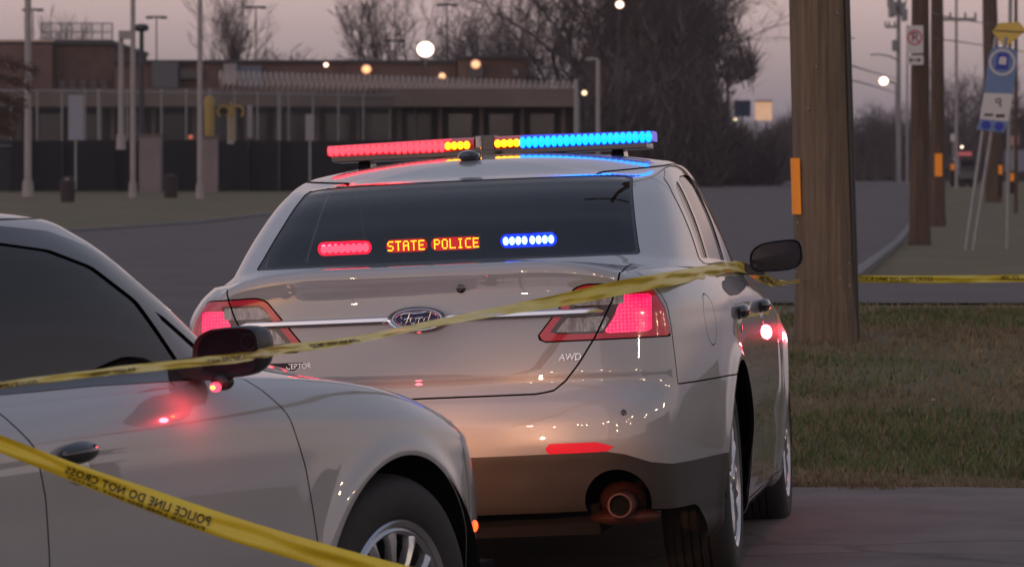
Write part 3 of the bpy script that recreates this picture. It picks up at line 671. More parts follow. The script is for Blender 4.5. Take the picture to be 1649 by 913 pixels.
# copy for the near car before the emergency lights of the far one are added
near = copy_tree(car)
tag(near, 'nearer silver police sedan with a dark side mirror glowing red, cut by the left edge', 'police car', 'silver police sedans')
def Rm(yaw, pit, rol):
    cyw, sy = math.cos(yaw), math.sin(yaw); cp, sp = math.cos(pit), math.sin(pit); cr, sr = math.cos(rol), math.sin(rol)
    Ry = np.array([[cr, 0, -sr], [0, 1, 0], [sr, 0, cr]]); Rx = np.array([[1, 0, 0], [0, cp, -sp], [0, sp, cp]]); Rz = np.array([[cyw, sy, 0], [-sy, cyw, 0], [0, 0, 1]])
    return Rz @ Rx @ Ry
def pose(o, loc, yaw, pit, rol):
    r = Matrix(Rm(rad(yaw), rad(pit), rad(rol)).tolist()).to_4x4(); o.matrix_world = Matrix.Translation(loc) @ r; return o.matrix_world.copy()
POSE2 = pose(car, (-.115, 15.45, .0), 7.2, -.6, 2.6)
POSE1 = pose(near, (-2.59, 9.57, -.208), 31.9, 3.4, -.6)

# ------------------------------------------------------------------ emergency lights of the far car
def lights(car):
    lb = MB(); LY, LZ = 1.12, 1.600
    lb.box((0, LY, LZ - .028), (1.24, .27, .022)); lb.box((-.015, LY, LZ), (.08, .24, .075))
    for sx in (-.5, .5): lb.box((sx, LY, LZ - .06), (.06, .2, .06), 0, .7)
    bar = lb.build('light_bar', M['gloss'], car, False, .004); bar.location = (-.030, 0, 0); bar.scale = (.972, 1, 1)
    def dome(x0, x1, m, nm):
        q = MB(); sec = [(-.125, -.018), (-.138, .004), (-.132, .026), (-.105, .038), (.105, .038), (.132, .026), (.138, .004), (.125, -.018)]
        n = 2; vs = []
        for x in (x0, x1):
            for y, z in sec: vs.append((x, LY + y * (.80 if abs(x) > .6 else 1), LZ + z * .86 * (.8 if abs(x) > .6 else 1)))
        k = len(sec); q.add(vs, [tuple(range(k)), tuple(range(2 * k - 1, k - 1, -1))] + [(i, (i + 1) % k, k + (i + 1) % k, k + i) for i in range(k)])
        return q.build(nm, m, bar)
    dome(-.64, -.145, M['lens_red'], 'red_dome'); dome(-.145, -.055, M['lens_amber'], 'amber_dome')
    dome(.025, .128, M['lens_amber'], 'amber_dome'); dome(.128, .64, M['lens_blue'], 'blue_dome')
    q = MB(); q.ball((0, 0, 0), (.0150, .006, .0215), 10, 8); ledm = {}
    for key in ('led_red', 'led_blue', 'led_amber'):
        me = q.me(True); me.materials.append(M[key]); ledm[key] = me
    x = -.622
    while x < .63:
        key = 'led_red' if x < -.16 else 'led_amber' if (x < -.06) else None if x < .03 else 'led_amber' if x < .125 else 'led_blue'
        if key:
            o = link('light_module', ledm[key], None, bar); k = .86 if abs(x) > .6 else 1
            o.location = (x, LY - .139 * k, LZ + .004); o.scale = (.92, 1, .72 if key == 'led_amber' else 1.0) if not (x < -.36 and key == 'led_red') else (.92, 1, .84)
        x += .0245
    q = MB(); q.box((-.035, LY - .13, LZ), (.022, .03, .07)); q.build('clear_center_lens', M['clear'], bar)
    q = MB(); q.ball((-.055, .62, 1.555), (.042, .05, .022), 16, 8); q.box((-.03, .66, 1.56), (.03, .03, .05)); q.build('roof_antenna', M['gloss'], car, True)
    # LED strips inside the rear window
    hs = MB(); YI, ZI = -.40, 1.232
    hs.box((-.30, YI + .026, ZI), (.20, .03, .06)); hs.box((.045, YI + .026, ZI), (.38, .03, .06)); hs.box((.42, YI + .026, ZI), (.21, .03, .06))
    sg = hs.build('rear_window_light_bar', M['black'], car); sg.scale = (.893, 1, 1); sg.location = (-.0975, 0, 0)
    q = MB(); q.box((-.05, .155, 1.425), (.20, .04, .014)); q.build('high_brake_lamp', M['clear'], car, False, .003)
    for x0_, wd_, m_, hh_ in ((-.302, .212, M['glow_red'], .046), (-.057, .162, M['glow_amber'], .044), (.133, .190, M['glow_amber'], .044), (.421, .220, M['glow_blue'], .046)):
        q = MB(); h2 = hh_ / 2; P = [(x0_ + sg_ * (wd_ / 2 - h2) + h2 * math.cos(t), ZI + h2 * math.sin(t)) for sg_, t0 in ((1, -90), (-1, 90)) for t in [rad(t0 + 180 * k / 10) for k in range(11)]]
        q.prism(P, YI + .0045, YI + .007); q.build('lit_backing', m_, sg)  # glowing plates imitate the halo around the LEDs and letters
    q = MB(); q.ball((0, 0, 0), (.0135, .005, .0165), 10, 6); mr_ = q.me(True); mr_.materials.append(M['led_redin'])
    q = MB(); q.ball((0, 0, 0), (.0115, .005, .0115), 10, 6); mw_ = q.me(True); mw_.materials.append(M['led_whitein'])
    for k in range(8): o = link('red_led', mr_, None, sg); o.location = (-.383 + .0235 * k, YI, ZI)
    for k in range(8):
        o = link('blue_led', mw_, None, sg); o.location = (.332 + .0245 * k + (.006 if k > 3 else 0), YI, ZI); o.scale = (1, 1, 1.3)
    F5 = {'S': '01111 10000 10000 01110 00001 00001 11110', 'T': '11111 00100 00100 00100 00100 00100 00100', 'A': '01110 10001 10001 11111 10001 10001 10001',
          'E': '11111 10000 10000 11110 10000 10000 11111', 'P': '11110 10001 10001 11110 10000 10000 10000', 'O': '01110 10001 10001 10001 10001 10001 01110',
          'L': '10000 10000 10000 10000 10000 10000 11111', 'I': '01110 00100 00100 00100 00100 00100 01110', 'C': '01111 10000 10000 10000 10000 10000 01111'}
    x0 = -.130; pitch = .0047
    for ch in 'STATE POLICE':
        if ch != ' ':
            q = MB()
            for r, row in enumerate(F5[ch].split()):
                for c, b in enumerate(row):
                    if b == '1': q.box((c * pitch, 0, (3 - r) * pitch * 1.05), (.0036, .003, .0036))
            me = q.me(); me.materials.append(M['led_amberin']); o = link('lit_letter', me, None, sg); o.location = (x0, YI + .002, ZI)
        x0 += .0305
lights(car)
# near car: light under the mirror, lit headlamp that warms the bumper ahead, glowing red ball on the bumper corner
q = MB(); q.ball((0, 0, 0), (.006, .006, .005), 10, 6); o = q.build('mirror_light_core', emit('mirror_led_core', (1.0, .35, .03), 6), near, True); o.location = (.957, 2.016, 1.046)
q = MB(); q.ball((0, 0, 0), (.015, .014, .012), 14, 8); o = q.build('mirror_light', emit('mirror_led', (1.0, .03, .06), 4), near, True); o.location = (.955, 2.030, 1.046)
q = MB(); q.ball((0, 0, 0), (.030, .028, .022), 14, 8); o = q.build('mirror_light_lens', M['black'], near, True); o.location = (.955, 2.06, 1.056)
q = MB(); q.ball((0, 0, 0), (.006, .014, .016), 14, 8); o = q.build('side_marker_light', emit('side_marker_led', (1, .06, .01), 4), near, True)
p, n = hit_side(3.40, .52, 1, .002); o.location = p
def spot(name, loc, tgt, energy, col, size, blend, radius, parent=None):
    ld = bpy.data.lights.new(name, 'SPOT'); ld.energy = energy; ld.color = col; ld.spot_size = rad(size); ld.spot_blend = blend; ld.shadow_soft_size = radius
    o = bpy.data.objects.new(name, ld); C.objects.link(o); o.location = loc
    o.rotation_euler = (Vector(tgt) - Vector(loc)).to_track_quat('-Z', 'Y').to_euler(); return o
hl = POSE1 @ Vector((.62, 3.90, .72))
spot('headlamp_beam', hl, POSE2 @ Vector((.32, -1.25, .44)), 75, (1.0, .43, .20), 36, 1.0, .012)
spot('headlamp_beam', POSE1 @ Vector((-.62, 3.90, .70)), POSE2 @ Vector((-.05, -1.25, .46)), 75, (1.0, .43, .20), 34, 1.0, .012)
pl = bpy.data.lights.new('grille_light', 'POINT'); pl.energy = 3.2; pl.color = (1, .05, .08); pl.shadow_soft_size = .04
po = bpy.data.objects.new('grille_light', pl); C.objects.link(po); po.location = POSE1 @ Vector((-.2, 3.98, .72))
pl = bpy.data.lights.new('mirror_lamp', 'POINT'); pl.energy = .55; pl.color = (1, .04, .06); pl.shadow_soft_size = .012
po = bpy.data.objects.new('mirror_lamp', pl); C.objects.link(po); po.location = POSE1 @ Vector((.965, 1.965, 1.035))
# far car: glowing ball and lamp added for the red reflection on the fender
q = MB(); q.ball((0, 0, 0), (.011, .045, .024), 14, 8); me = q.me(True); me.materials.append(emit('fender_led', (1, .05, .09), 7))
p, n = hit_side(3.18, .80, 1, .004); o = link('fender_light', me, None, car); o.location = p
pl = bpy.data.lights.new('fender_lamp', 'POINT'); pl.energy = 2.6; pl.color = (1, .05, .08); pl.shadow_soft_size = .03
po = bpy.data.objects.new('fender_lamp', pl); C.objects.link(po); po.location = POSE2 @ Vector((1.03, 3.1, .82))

exec_stage2 = True
# ------------------------------------------------------------------ ground, road, verge
def sheet(name, xs, ys, inside, m, dz=0.0, kind='structure', edges=None):
    """height-following sheet; edges(y) -> (xmin, xmax) bends the grid to a straight-edged strip"""
    V = []; F = []
    for j, y in enumerate(ys):
        lo, hi = edges(y) if edges else (xs[0], xs[-1])
        for k, x in enumerate(xs):
            xx = lo + (hi - lo) * (x - xs[0]) / (xs[-1] - xs[0]) if edges else x; V.append((xx, y, 0))
    V = np.array(V); V[:, 2] = gz(V[:, 0], V[:, 1]) + dz; n = len(xs)
    F = [(j * n + k, j * n + k + 1, (j + 1) * n + k + 1, (j + 1) * n + k) for j in range(len(ys) - 1) for k in range(n - 1)]
    o = link(name, mesh(V, F, True), m); tag(o, kind=kind); return o
M['soil'] = mat('winter_turf', (0.145, 0.092, 0.042), 0.95, noise=1, nscale=.7, col2=(0.070, 0.068, 0.020), bump=.6, bscale=9)
M['asphalt'] = mat('worn_asphalt', (0.092, 0.068, 0.058), 0.8, noise=.25, nscale=.7, bump=.3, bscale=60)
M['concrete'] = mat('stained_concrete_lot', (0.150, 0.116, 0.094), 0.75, noise=.42, nscale=1.6, bump=.2, bscale=40)
def cracks(m, scale, warp=.6, wid=.012, dark=.55):
    n = m.node_tree.nodes; l = m.node_tree.links; b = n["Principled BSDF"]; src = b.inputs['Base Color'].links[0].from_socket
    t = n.new("ShaderNodeTexCoord"); nz_ = n.new("ShaderNodeTexNoise"); nz_.inputs['Scale'].default_value = 1.3; nz_.inputs['Detail'].default_value = 5; l.new(t.outputs['Object'], nz_.inputs[0])
    sc = n.new("ShaderNodeVectorMath"); sc.operation = 'SCALE'; sc.inputs['Scale'].default_value = warp; l.new(nz_.outputs['Color'], sc.inputs[0]); ad_ = n.new("ShaderNodeVectorMath"); l.new(t.outputs['Object'], ad_.inputs[0]); l.new(sc.outputs[0], ad_.inputs[1])
    v = n.new("ShaderNodeTexVoronoi"); v.feature = 'DISTANCE_TO_EDGE'; v.inputs['Scale'].default_value = scale; l.new(ad_.outputs[0], v.inputs[0])
    r = n.new("ShaderNodeMapRange"); r.inputs[1].default_value = wid * .3; r.inputs[2].default_value = wid; r.inputs[3].default_value = dark; r.inputs[4].default_value = 1; l.new(v.outputs['Distance'], r.inputs[0])
    x = n.new("ShaderNodeVectorMath"); x.operation = 'SCALE'; l.new(src, x.inputs[0]); l.new(r.outputs[0], x.inputs['Scale']); l.new(x.outputs[0], b.inputs['Base Color'])
cracks(M['asphalt'], .22); cracks(M['concrete'], .30, .4, .010, .6)
M['kerb'] = mat('kerb_concrete', (0.17, 0.155, 0.145), 0.85, noise=.3, nscale=3)
ys = np.unique(np.r_[np.linspace(-60, 6, 12), np.linspace(6, 40, 120), np.linspace(40, 200, 90), np.geomspace(200, 3000, 30)])
xs = np.unique(np.r_[-1500, -600, -250, np.linspace(-120, -12, 20), np.linspace(-12, 12, 60), np.linspace(12, 120, 20), 250, 600, 1500])
sheet('ground', xs, ys, None, M['soil'])
redge = lambda y: 3.9 + .100 * (y - 48)
ledge = lambda y: -8.9 + .093 * (y - 90)
yr = np.unique(np.r_[np.linspace(19.6, 60, 60), np.linspace(60, 320, 70), np.linspace(320, 900, 20)])
sheet('road', np.linspace(0, 1, 14), yr, None, M['asphalt'], .012, edges=lambda y: (ledge(y) if y > 60 else ledge(60) - (60 - y) * 1.2, redge(y) if y > 38 else max(.9, .9 + (redge(38) - .9) * (y - 30) / 8)))
sheet('driveway', np.r_[np.linspace(-60, -6, 12), np.linspace(-5.6, 6, 70), np.linspace(7, 40, 12)], np.linspace(-50, 19.75, 160), None, M['concrete'], .016)
sheet('side_driveway', np.linspace(0, 1, 30), np.linspace(30.2, 38.0, 14), None, M['asphalt'], .016, edges=lambda y: (.6, 60))
def kerb(name, f, y0, y1, side):
    m_ = MB(); yy = list(np.linspace(y0, y1, 40)); prev = None
    for y in yy:
        x = f(y); z = float(gz(x, y)); r = [(x, y, z - .05), (x, y, z + .055), (x + .02 * side, y, z + .07), (x + .14 * side, y, z + .07), (x + .14 * side, y, z - .05)]
        if prev: k = len(m_.v); m_.add(prev + r, [(i, i + 1, i + 6, i + 5) for i in range(4)] + ([(0, 1, 2, 3, 4)] if y == yy[1] else []))
        prev = r
    return tag(m_.build(name, M['kerb'], None), kind='structure')
kerb('kerb', redge, 38.2, 300, 1); kerb('kerb', lambda y: ledge(y), 62, 600, -1)
# painted yellow line on the lot, and road centre line
M['yline'] = mat('worn_yellow_paint', (0.17, 0.125, 0.07), .8, noise=1, nscale=5, col2=(.14, .125, .11))
#sheet('parking_line', np.linspace(1.25, 3.0, 8), np.linspace(17.10, 17.26, 3), None, M['yline'], .0195)
sheet('road_line', np.linspace(0, 1, 3), np.linspace(62, 400, 80), None, M['yline'], .02, edges=lambda y: ((ledge(y) + redge(y)) / 2 - .06, (ledge(y) + redge(y)) / 2 + .06))
# grass blades on the near bank
def blades(name, n, xr, yrr, m, h=.05, ok=None):
    x = RNG.uniform(*xr, n); y = yrr[0] + (yrr[1] - yrr[0]) * RNG.random(n) ** 1.3
    if ok is not None: k = ok(x, y); x, y = x[k], y[k]
    cl = np.sin(x * 2.1 + 1.3 * np.sin(y * .9)) * np.sin(y * 1.3 + x * .7); k = RNG.random(len(x)) < .55 + .45 * cl; x, y = x[k], y[k]; n = len(x)
    z = gz(x, y); a = RNG.uniform(0, 6.28, n); hh = h * RNG.uniform(.4, 1.5, n); wd = .004 + .004 * RNG.random(n) * (y / 22)
    lx = RNG.normal(0, .5, n) * hh; ly = RNG.normal(0, .5, n) * hh
    V = np.empty((n, 3, 3)); V[:, 0] = np.stack([x - wd * np.cos(a), y - wd * np.sin(a), z - .01], 1); V[:, 1] = np.stack([x + wd * np.cos(a), y + wd * np.sin(a), z - .01], 1); V[:, 2] = np.stack([x + lx, y + ly, z + hh], 1)
    me = bpy.data.meshes.new(name); me.vertices.add(3 * n); me.vertices.foreach_set('co', V.ravel().astype('f4')); me.loops.add(3 * n); me.loops.foreach_set('vertex_index', np.arange(3 * n, dtype='i4'))
    me.polygons.add(n); me.polygons.foreach_set('loop_start', np.arange(0, 3 * n, 3, dtype='i4')); me.update(); me.validate()
    return link(name, me, m)
M['blade1'] = mat('dry_grass', (0.24, 0.18, 0.095), .9, noise=.5, nscale=3); M['blade2'] = mat('green_grass', (0.10, 0.14, 0.035), .9, noise=.5, nscale=2)
bank = lambda x, y: ((y < 30.0) | (y > 38.1)) & (x > np.where(y < 30, .95, redge(y) + .2))
o = blades('edge_grass', 9000, (.9, 4.8), (19.58, 19.95), M['blade1'], .03, lambda x, y: y > 19.72 + .10 * np.sin(x * 3.1) + .06 * np.sin(x * 9.7 + 1)); tag(o, 'ragged dry grass creeping over the edge of the concrete lot', 'grass', kind='stuff')
o = blades('dry_grass', 70000, (.9, 4.8), (19.85, 34), M['blade1'], .035, bank); tag(o, 'dry tan winter grass on the bank beside the pole', 'grass', kind='stuff')
o = blades('green_grass', 60000, (.9, 4.8), (20.3, 32), M['blade2'], .04, lambda x, y: bank(x, y) & (np.sin(x * 1.3 + y * .8) + np.sin(y * 1.9 - x * .5) > .1)); tag(o, 'patches of short green grass on the bank beside the pole', 'grass', kind='stuff')
q = MB()
for k in range(13):
    y = RNG.uniform(19.9, 27); x = RNG.uniform(1.6, 4.2); z = float(gz(x, y)); s = RNG.uniform(.006, .013); q.box((x, y, z + s * .6), (s * 1.6, s, s), RNG.uniform(0, 3))
tag(q.build('litter', mat('pale_litter', (.4, .38, .38), .8)), 'scattered pale scraps lying in the grass bank', 'litter', kind='stuff')

# ------------------------------------------------------------------ poles, signs, tape
M['wood'] = mat('weathered_pole_wood', (0.23, 0.165, 0.105), .9, noise=1, col2=(.115, .08, .052), nscale=3.5, stretch=(9, 9, .28), bump=1.0, bscale=14)
M['woodd'] = mat('dark_pole_wood', (0.12, 0.075, 0.048), .9, noise=.5, nscale=3.0, stretch=(4, 4, .35), bump=.6, bscale=9)
M['steel'] = mat('galvanised_steel', (.30, .30, .30), .5, .6, noise=.2, nscale=6)
M['greypaint'] = mat('pale_grey_pole_paint', (.34, .30, .28), .6, noise=.2, nscale=2)
M['orange'] = mat('amber_reflector_plate', (.85, .28, .01), .4, emis=(1, .22, 0), es=.08)
def utility_pole(px_top, px_base, d, wpx_top, wpx_base, m, label, h=11.0, mast=True):
    xb = at(px_base, d); zb = float(gz(xb, d)); y_t = HZ - (zb + h - CAMH) * FPX / d
    # radius measured where it meets the frame top
    rb = wpx_base / 2 * d / FPX; slope = (px_top - px_base) * d / FPX
    ztop_seen = CAMH + HZ * d / FPX; kx = slope / (ztop_seen - zb); kr = (wpx_top / 2 * d / FPX - rb) / (ztop_seen - zb)
    root = empty('utility_pole', (xb, d, zb)); tag(root, label, 'utility pole', 'wooden utility poles along the road')
    q = MB(); n = 40; segs = 24; vs = []; rng = np.random.default_rng(int(d))
    for j in range(segs + 1):
        z = -.1 + (h + .1) * j / segs
        for k in range(n):
            t = 2 * math.pi * k / n; r = max(.06, rb + kr * z) * (1 + .012 * math.sin(3 * t + j * .35) + .006 * rng.normal())
            if z < .6: r *= 1 + .10 * (1 - z / .6) ** 2
            vs.append((kx * z + r * math.cos(t), r * math.sin(t), z))
    q.add(vs, [(j * n + k, j * n + (k + 1) % n, (j + 1) * n + (k + 1) % n, (j + 1) * n + k) for j in range(segs) for k in range(n)] + [tuple(range(segs * n, segs * n + n))])
    q.build('shaft', m, root, True)
    if mast:
        q = MB(); q.box((kx * h, -.2, h - .6), (2.4, .1, .12)); q.build('crossarm', m, root)
        for s in (-1, -.5, .5, 1):
            q = MB(); q.lathe([(.03, 0), (.06, .03), (.03, .06), (.05, .1), (.01, .14)], 10, 'Z', (kx * h + s, -.2, h - .54)); q.build('insulator', M['gloss'], root, True)
    return root, rb, kx
P1, rb1, kx1 = utility_pole(1316, 1332, 26.0, 92, 98, M['wood'], 'thick wooden utility pole beside the police car, orange strip on its left edge')
z0 = CAMH - (345 - HZ) / FPX * 26 - P1.location.z; z1 = CAMH - (255 - HZ) / FPX * 26 - P1.location.z
q = MB(); a0, a1 = rad(186), rad(222); vs = []
for zz in (z0, z1):
    for k in range(9):
        t = a0 + (a1 - a0) * k / 8; vs.append((kx1 * zz + (rb1 + .008) * math.cos(t), (rb1 + .008) * math.sin(t), zz))
q.add(vs, [(k, k + 1, k + 10, k + 9) for k in range(8)]); q.build('orange_reflector', M['orange'], P1)
q = MB(); q.tube((rb1 * .93, -.07, 0), (rb1 * .93 + kx1 * 9, -.07, 9), .022, .022, 10); q.build('cable_guard', M['black'], P1, True)  # dark tube stands in for the shading down the pole's right edge
q = MB()
for k in range(14):
    t = rng_a = RNG.uniform(3.4, 6.0); zz = RNG.uniform(.3, 3.5); q.ball((kx1 * zz + (rb1) * math.cos(t), rb1 * math.sin(t), zz), (.008, .008, .008), 6, 4)
q.build('nail', M['steel'], P1)
P2, rb2, kx2 = utility_pole(1482, 1481, 72.0, 28, 34, M['woodd'], 'wooden utility pole carrying the no parking sign')
P3, rb3, kx3 = utility_pole(1509, 1510, 100.0, 20, 25, M['woodd'], 'wooden utility pole with orange strip, just behind the no parking sign pole')
P4, rb4, kx4 = utility_pole(1594, 1600, 140.0, 24, 26, M['woodd'], 'wooden utility pole behind the blue bus stop sign')
def plate(parent, c, w_, h_, m, name, th=.01, r=.0, round_top=False):
    q = MB(); P = []
    rr = r or min(w_, h_) * .08
    for cx_, cz_, a in ((w_ / 2 - rr, -h_ / 2 + rr, -90), (w_ / 2 - rr, h_ / 2 - rr, 0), (-w_ / 2 + rr, h_ / 2 - rr, 90), (-w_ / 2 + rr, -h_ / 2 + rr, 180)):
        for k in range(5): t = rad(a + 90 * k / 4); P.append((cx_ + rr * math.cos(t), cz_ + rr * math.sin(t)))
    q.prism([(c[0] + a, c[2] + b) for a, b in P], c[1] - th / 2, c[1] + th / 2); return q.build(name, m, parent)
def ringm(c, r0, r1, y, n=36, sx=1.0):
    q = MB(); vs = []
    for rr in (r0, r1):
        for k in range(n): t = 2 * math.pi * k / n; vs.append((c[0] + rr * sx * math.cos(t), y, c[1] + rr * math.sin(t)))
    q.add(vs, [(k, (k + 1) % n, n + (k + 1) % n, n + k) for k in range(n)]); return q
def put_text(parent, txt, c, size, m, name='lettering', sx=1.0, mirror=False):
    me = text_mesh(txt, size, 0, .0); 
    for v in me.vertices: x, z = v.co.x * sx * (-1 if mirror else 1), v.co.y; v.co = (c[0] + x, c[1], c[2] + z)
    return link(name, me, m, parent)
WHT = mat('white_sign_sheeting', (.55, .52, .50), .5); RED = mat('red_sign_ink', (.45, .03, .04), .5); BLK = mat('black_sign_ink', (.02, .02, .02), .5)
BLU = mat('pale_blue_sign_sheeting', (.12, .19, .34), .5); DBL = mat('deep_blue_sign_sheeting', (.02, .03, .32), .5); YEL = mat('yellow_sign_sheeting', (.62, .42, .08), .5)
# no parking sign on the second pole
dS = 71.6; s_ = empty('no_parking_sign', at(1473, dS, 64)); tag(s_, 'white no parking sign with red ring on a wooden pole', 'sign')
plate(s_, (0, 0, 0), .285, .46, WHT, 'sign_plate'); ringm((0, .03), .10, .125, -.008).build('red_ring', RED, s_)
put_text(s_, 'P', (0, -.008, .03), .22, BLK); q = MB(); q.prism([(-.09, .105), (-.075, .12), (.09, -.045), (.075, -.06)], -.012, -.009); q.build('red_slash', RED, s_)
plate(s_, (.01, 0, -.34), .27, .16, WHT, 'arrow_plate'); q = MB(); q.prism([(-.10, -.34), (-.05, -.30), (-.05, -.33), (.05, -.33), (.05, -.30), (.11, -.34), (.05, -.38), (.05, -.35), (-.05, -.35), (-.05, -.38)], -.008, -.006); q.build('double_arrow', BLK, s_)
q = MB(); q.box((kx3 * 0, -rb3 - .01, CAMH - (266 - HZ) / FPX * 100 - P3.location.z), (.17, .02, .52)); q.build('orange_reflector', M['orange'], P3)
# leaning bus stop sign
dB = 64.0; xb, _, _ = at(1556, dB, 0); root = empty('bus_stop_sign', (xb, dB, float(gz(xb, dB)))); tag(root, 'leaning blue bus stop sign on twin steel posts', 'bus stop sign')
def loc(px, py, d=dB, r=root): a = at(px, d, py); return (a[0] - r.location.x, a[1] - r.location.y, a[2] - r.location.z)
for (a, b) in (((1604, 60), (1555, 405)), ((1620, 60), (1567, 405))):
    q = MB(); q.tube(loc(*a), loc(*b), .028, .028, 8); q.build('sign_post', M['steel'], root, True)
def quad(pts, m, name, dy=-.06, th=.012, r=root):
    q = MB(); P = [loc(*p, d=dB, r=r) for p in pts]; q.prism([(p[0], p[2]) for p in P], dy - th, dy); return q.build(name, m, r)
quad([(1584, 150), (1591, 92), (1596, 80), (1606, 76), (1628, 78), (1636, 83), (1638, 96), (1630, 152)], BLU, 'blue_panel')
quad([(1577, 192), (1584, 150), (1630, 152), (1623, 196)], WHT, 'white_panel')
quad([(1571, 209), (1577, 192), (1623, 196), (1616, 214)], BLU, 'lower_panel')
c0 = loc(1613, 101); ringm((c0[0], c0[2]), .165, .195, -.078).build('round_emblem', WHT, root)
quad([(1602, 112), (1605, 90), (1608, 86), (1622, 87), (1624, 92), (1622, 113)], DBL, 'bus_symbol', -.073, .004); quad([(1607, 104), (1609, 93), (1612, 92), (1620, 93), (1619, 105)], WHT, 'bus_window', -.078, .004)
q = MB()
for px, py in ((1587, 202), (1608, 204)): c = loc(px, py); q.add([(c[0] + .07 * math.cos(t), -.076, c[2] + .065 * math.sin(t)) for t in np.linspace(0, 6.283, 20)[:-1]], [tuple(range(19))])
q.build('blue_dots', DBL, root)
c = loc(1607, 167); o = put_text(root, 'P', (c[0], -.075, c[2]), .20, BLK, mirror=True)
c = loc(1600, 186); q = MB(); q.box((c[0] - .08, -.074, c[2] + .005), (.13, .004, .035)); q.box((c[0] + .09, -.074, c[2] - .01), (.13, .004, .045)); q.build('printed_line', BLK, root)
# yellow diamond beyond it
dD = 66.0; rt = empty('warning_sign', (at(1622, dD), dD, float(gz(at(1622, dD), dD)))); tag(rt, 'yellow diamond warning sign above the blue bus stop sign', 'warning sign')
def loc2(px, py): a = at(px, dD, py); return (a[0] - rt.location.x, 0, a[2] - rt.location.z)
P = [loc2(*p) for p in ((1597, 52), (1608, 38), (1640, 36), (1652, 50), (1617, 78))]; q = MB(); q.prism([(p[0], p[2]) for p in P], -.08, -.066); q.build('yellow_plate', YEL, rt)
P = [loc2(*p) for p in ((1600, 49), (1651, 52), (1651, 54), (1600, 51))]; q = MB(); q.prism([(p[0], p[2]) for p in P], -.085, -.081); q.build('fold_line', BLK, rt)
q = MB(); q.tube((0, 0, 0), (.05, 0, 3.9), .03, .03, 8); q.build('sign_post', M['steel'], rt, True)

# caution tape: ribbons through control points (x, y, z, half-width, twist angle)
M['tape'] = mat('yellow_barrier_tape', (.60, .46, .022), .4, coat=.15, noise=.12, nscale=4)
M['ink'] = mat('black_tape_print', (.015, .010, .004), .6)
def fold(s, a, hw): return .22 * hw * (a * a - .5) * math.sin(s * 1.7 + .6) + .0035 * math.sin(s * 11 + 2.3 * a) + .002 * math.sin(s * 23 - 3 * a) + .0025 * math.sin(5 * a + s * 3)
def ribbon(name, pts, label, texts=(), n=160):
    """pts: photo x, photo y, distance, visible width px, fold tilt (deg)"""
    P = []
    inv = [(POSE2.inverted(), POSE2)]
    for px, py, d, wpx, tl in pts:
        if 850 < px < 1230:
            o_ = Vector((0, 0, CAMH)); dr = Vector(((px - CX) / FPX, 1, -(py - HZ) / FPX)); ol = inv[0][0] @ o_; dl = (inv[0][0].to_3x3() @ dr).normalized(); best = None
            for off in (-9, 0, 9):
                dr2 = Vector(((px - CX) / FPX, 1, -(py + off - HZ) / FPX)); h = BVH.ray_cast(ol, (inv[0][0].to_3x3() @ dr2).normalized())
                if h[0] is not None: yy_ = (POSE2 @ h[0]).y; best = yy_ if best is None else min(best, yy_)
            if best: d = min(d, best - .05)
        P.append((*at(px, d, py), wpx / 2 * d / FPX, tl))
    P = catmull_uniform(P, n); cen = P[:, :3]; tg = np.gradient(cen, axis=0); tg /= np.linalg.norm(tg, axis=1)[:, None]
    up = np.array([0, 0, 1.0]); V = []; nrm = []
    S = np.r_[0, np.cumsum(np.linalg.norm(cen[1:] - cen[:-1], axis=1))]
    frames = []
    for i in range(n):
        side = np.cross(tg[i], np.array([0, 1.0, 0])); side /= np.linalg.norm(side)
        if side[2] < 0: side = -side
        dep = np.cross(side, tg[i]); t = rad(P[i, 4]); hw = P[i, 3] / max(.25, math.cos(t))
        wv = side * math.cos(t) + dep * math.sin(t); frames.append((cen[i], wv, hw, dep))
        for k in range(9):
            a = (k - 4) / 4; curl = fold(S[i], a, hw); V.append(cen[i] + wv * (hw * a) + dep * curl)
    F = [(i * 9 + k, (i + 1) * 9 + k, (i + 1) * 9 + k + 1, i * 9 + k + 1) for i in range(n - 1) for k in range(8)]
    PXs = CX + FPX * cen[:, 0] / cen[:, 1]
    root = empty(name, tuple(cen[0])); tag(root, label, 'barrier tape', 'yellow police barrier tapes')
    V = np.array(V) - cen[0]; o = link('tape', mesh(V, F, True), M['tape'], root)
    for (s0, s1, txt, hfrac, mir, dy) in texts:
        me = text_mesh(txt, 1.0, 0, 0, 1.12, .022); co = np.array([v.co[:] for v in me.vertices]); mn, mxx = co.min(0), co.max(0)
        for v in me.vertices:
            u = (v.co.x - mn[0]) / (mxx[0] - mn[0]); u = 1 - u if mir else u; s = float(np.interp(s0 + (s1 - s0) * u, PXs, S)); a = ((v.co.y - mn[1]) / (mxx[1] - mn[1]) - .5) * 2 * hfrac + dy
            c = np.array([np.interp(s, S, cen[:, k]) for k in range(3)]); fi = int(np.clip(np.searchsorted(S, s), 1, n - 1)); _, wv, hw, dep = frames[fi]
            hw = np.interp(s, S, np.array([f[2] for f in frames])); curl = fold(s, a, hw)
            fr = -dep if dep[1] > 0 else dep
            v.co = c + wv * (hw * a) + dep * curl + fr * .0022 - cen[0]
        tag(link('printed_words', me, M['ink'], root), kind='stuff')
    return root
def catmull_uniform(P, n):
    P = np.array(P, float); k = np.arange(len(P)); q = np.linspace(0, len(P) - 1, n); return np.stack([sinterp(q, k, P[:, i]) for i in range(P.shape[1])], 1)
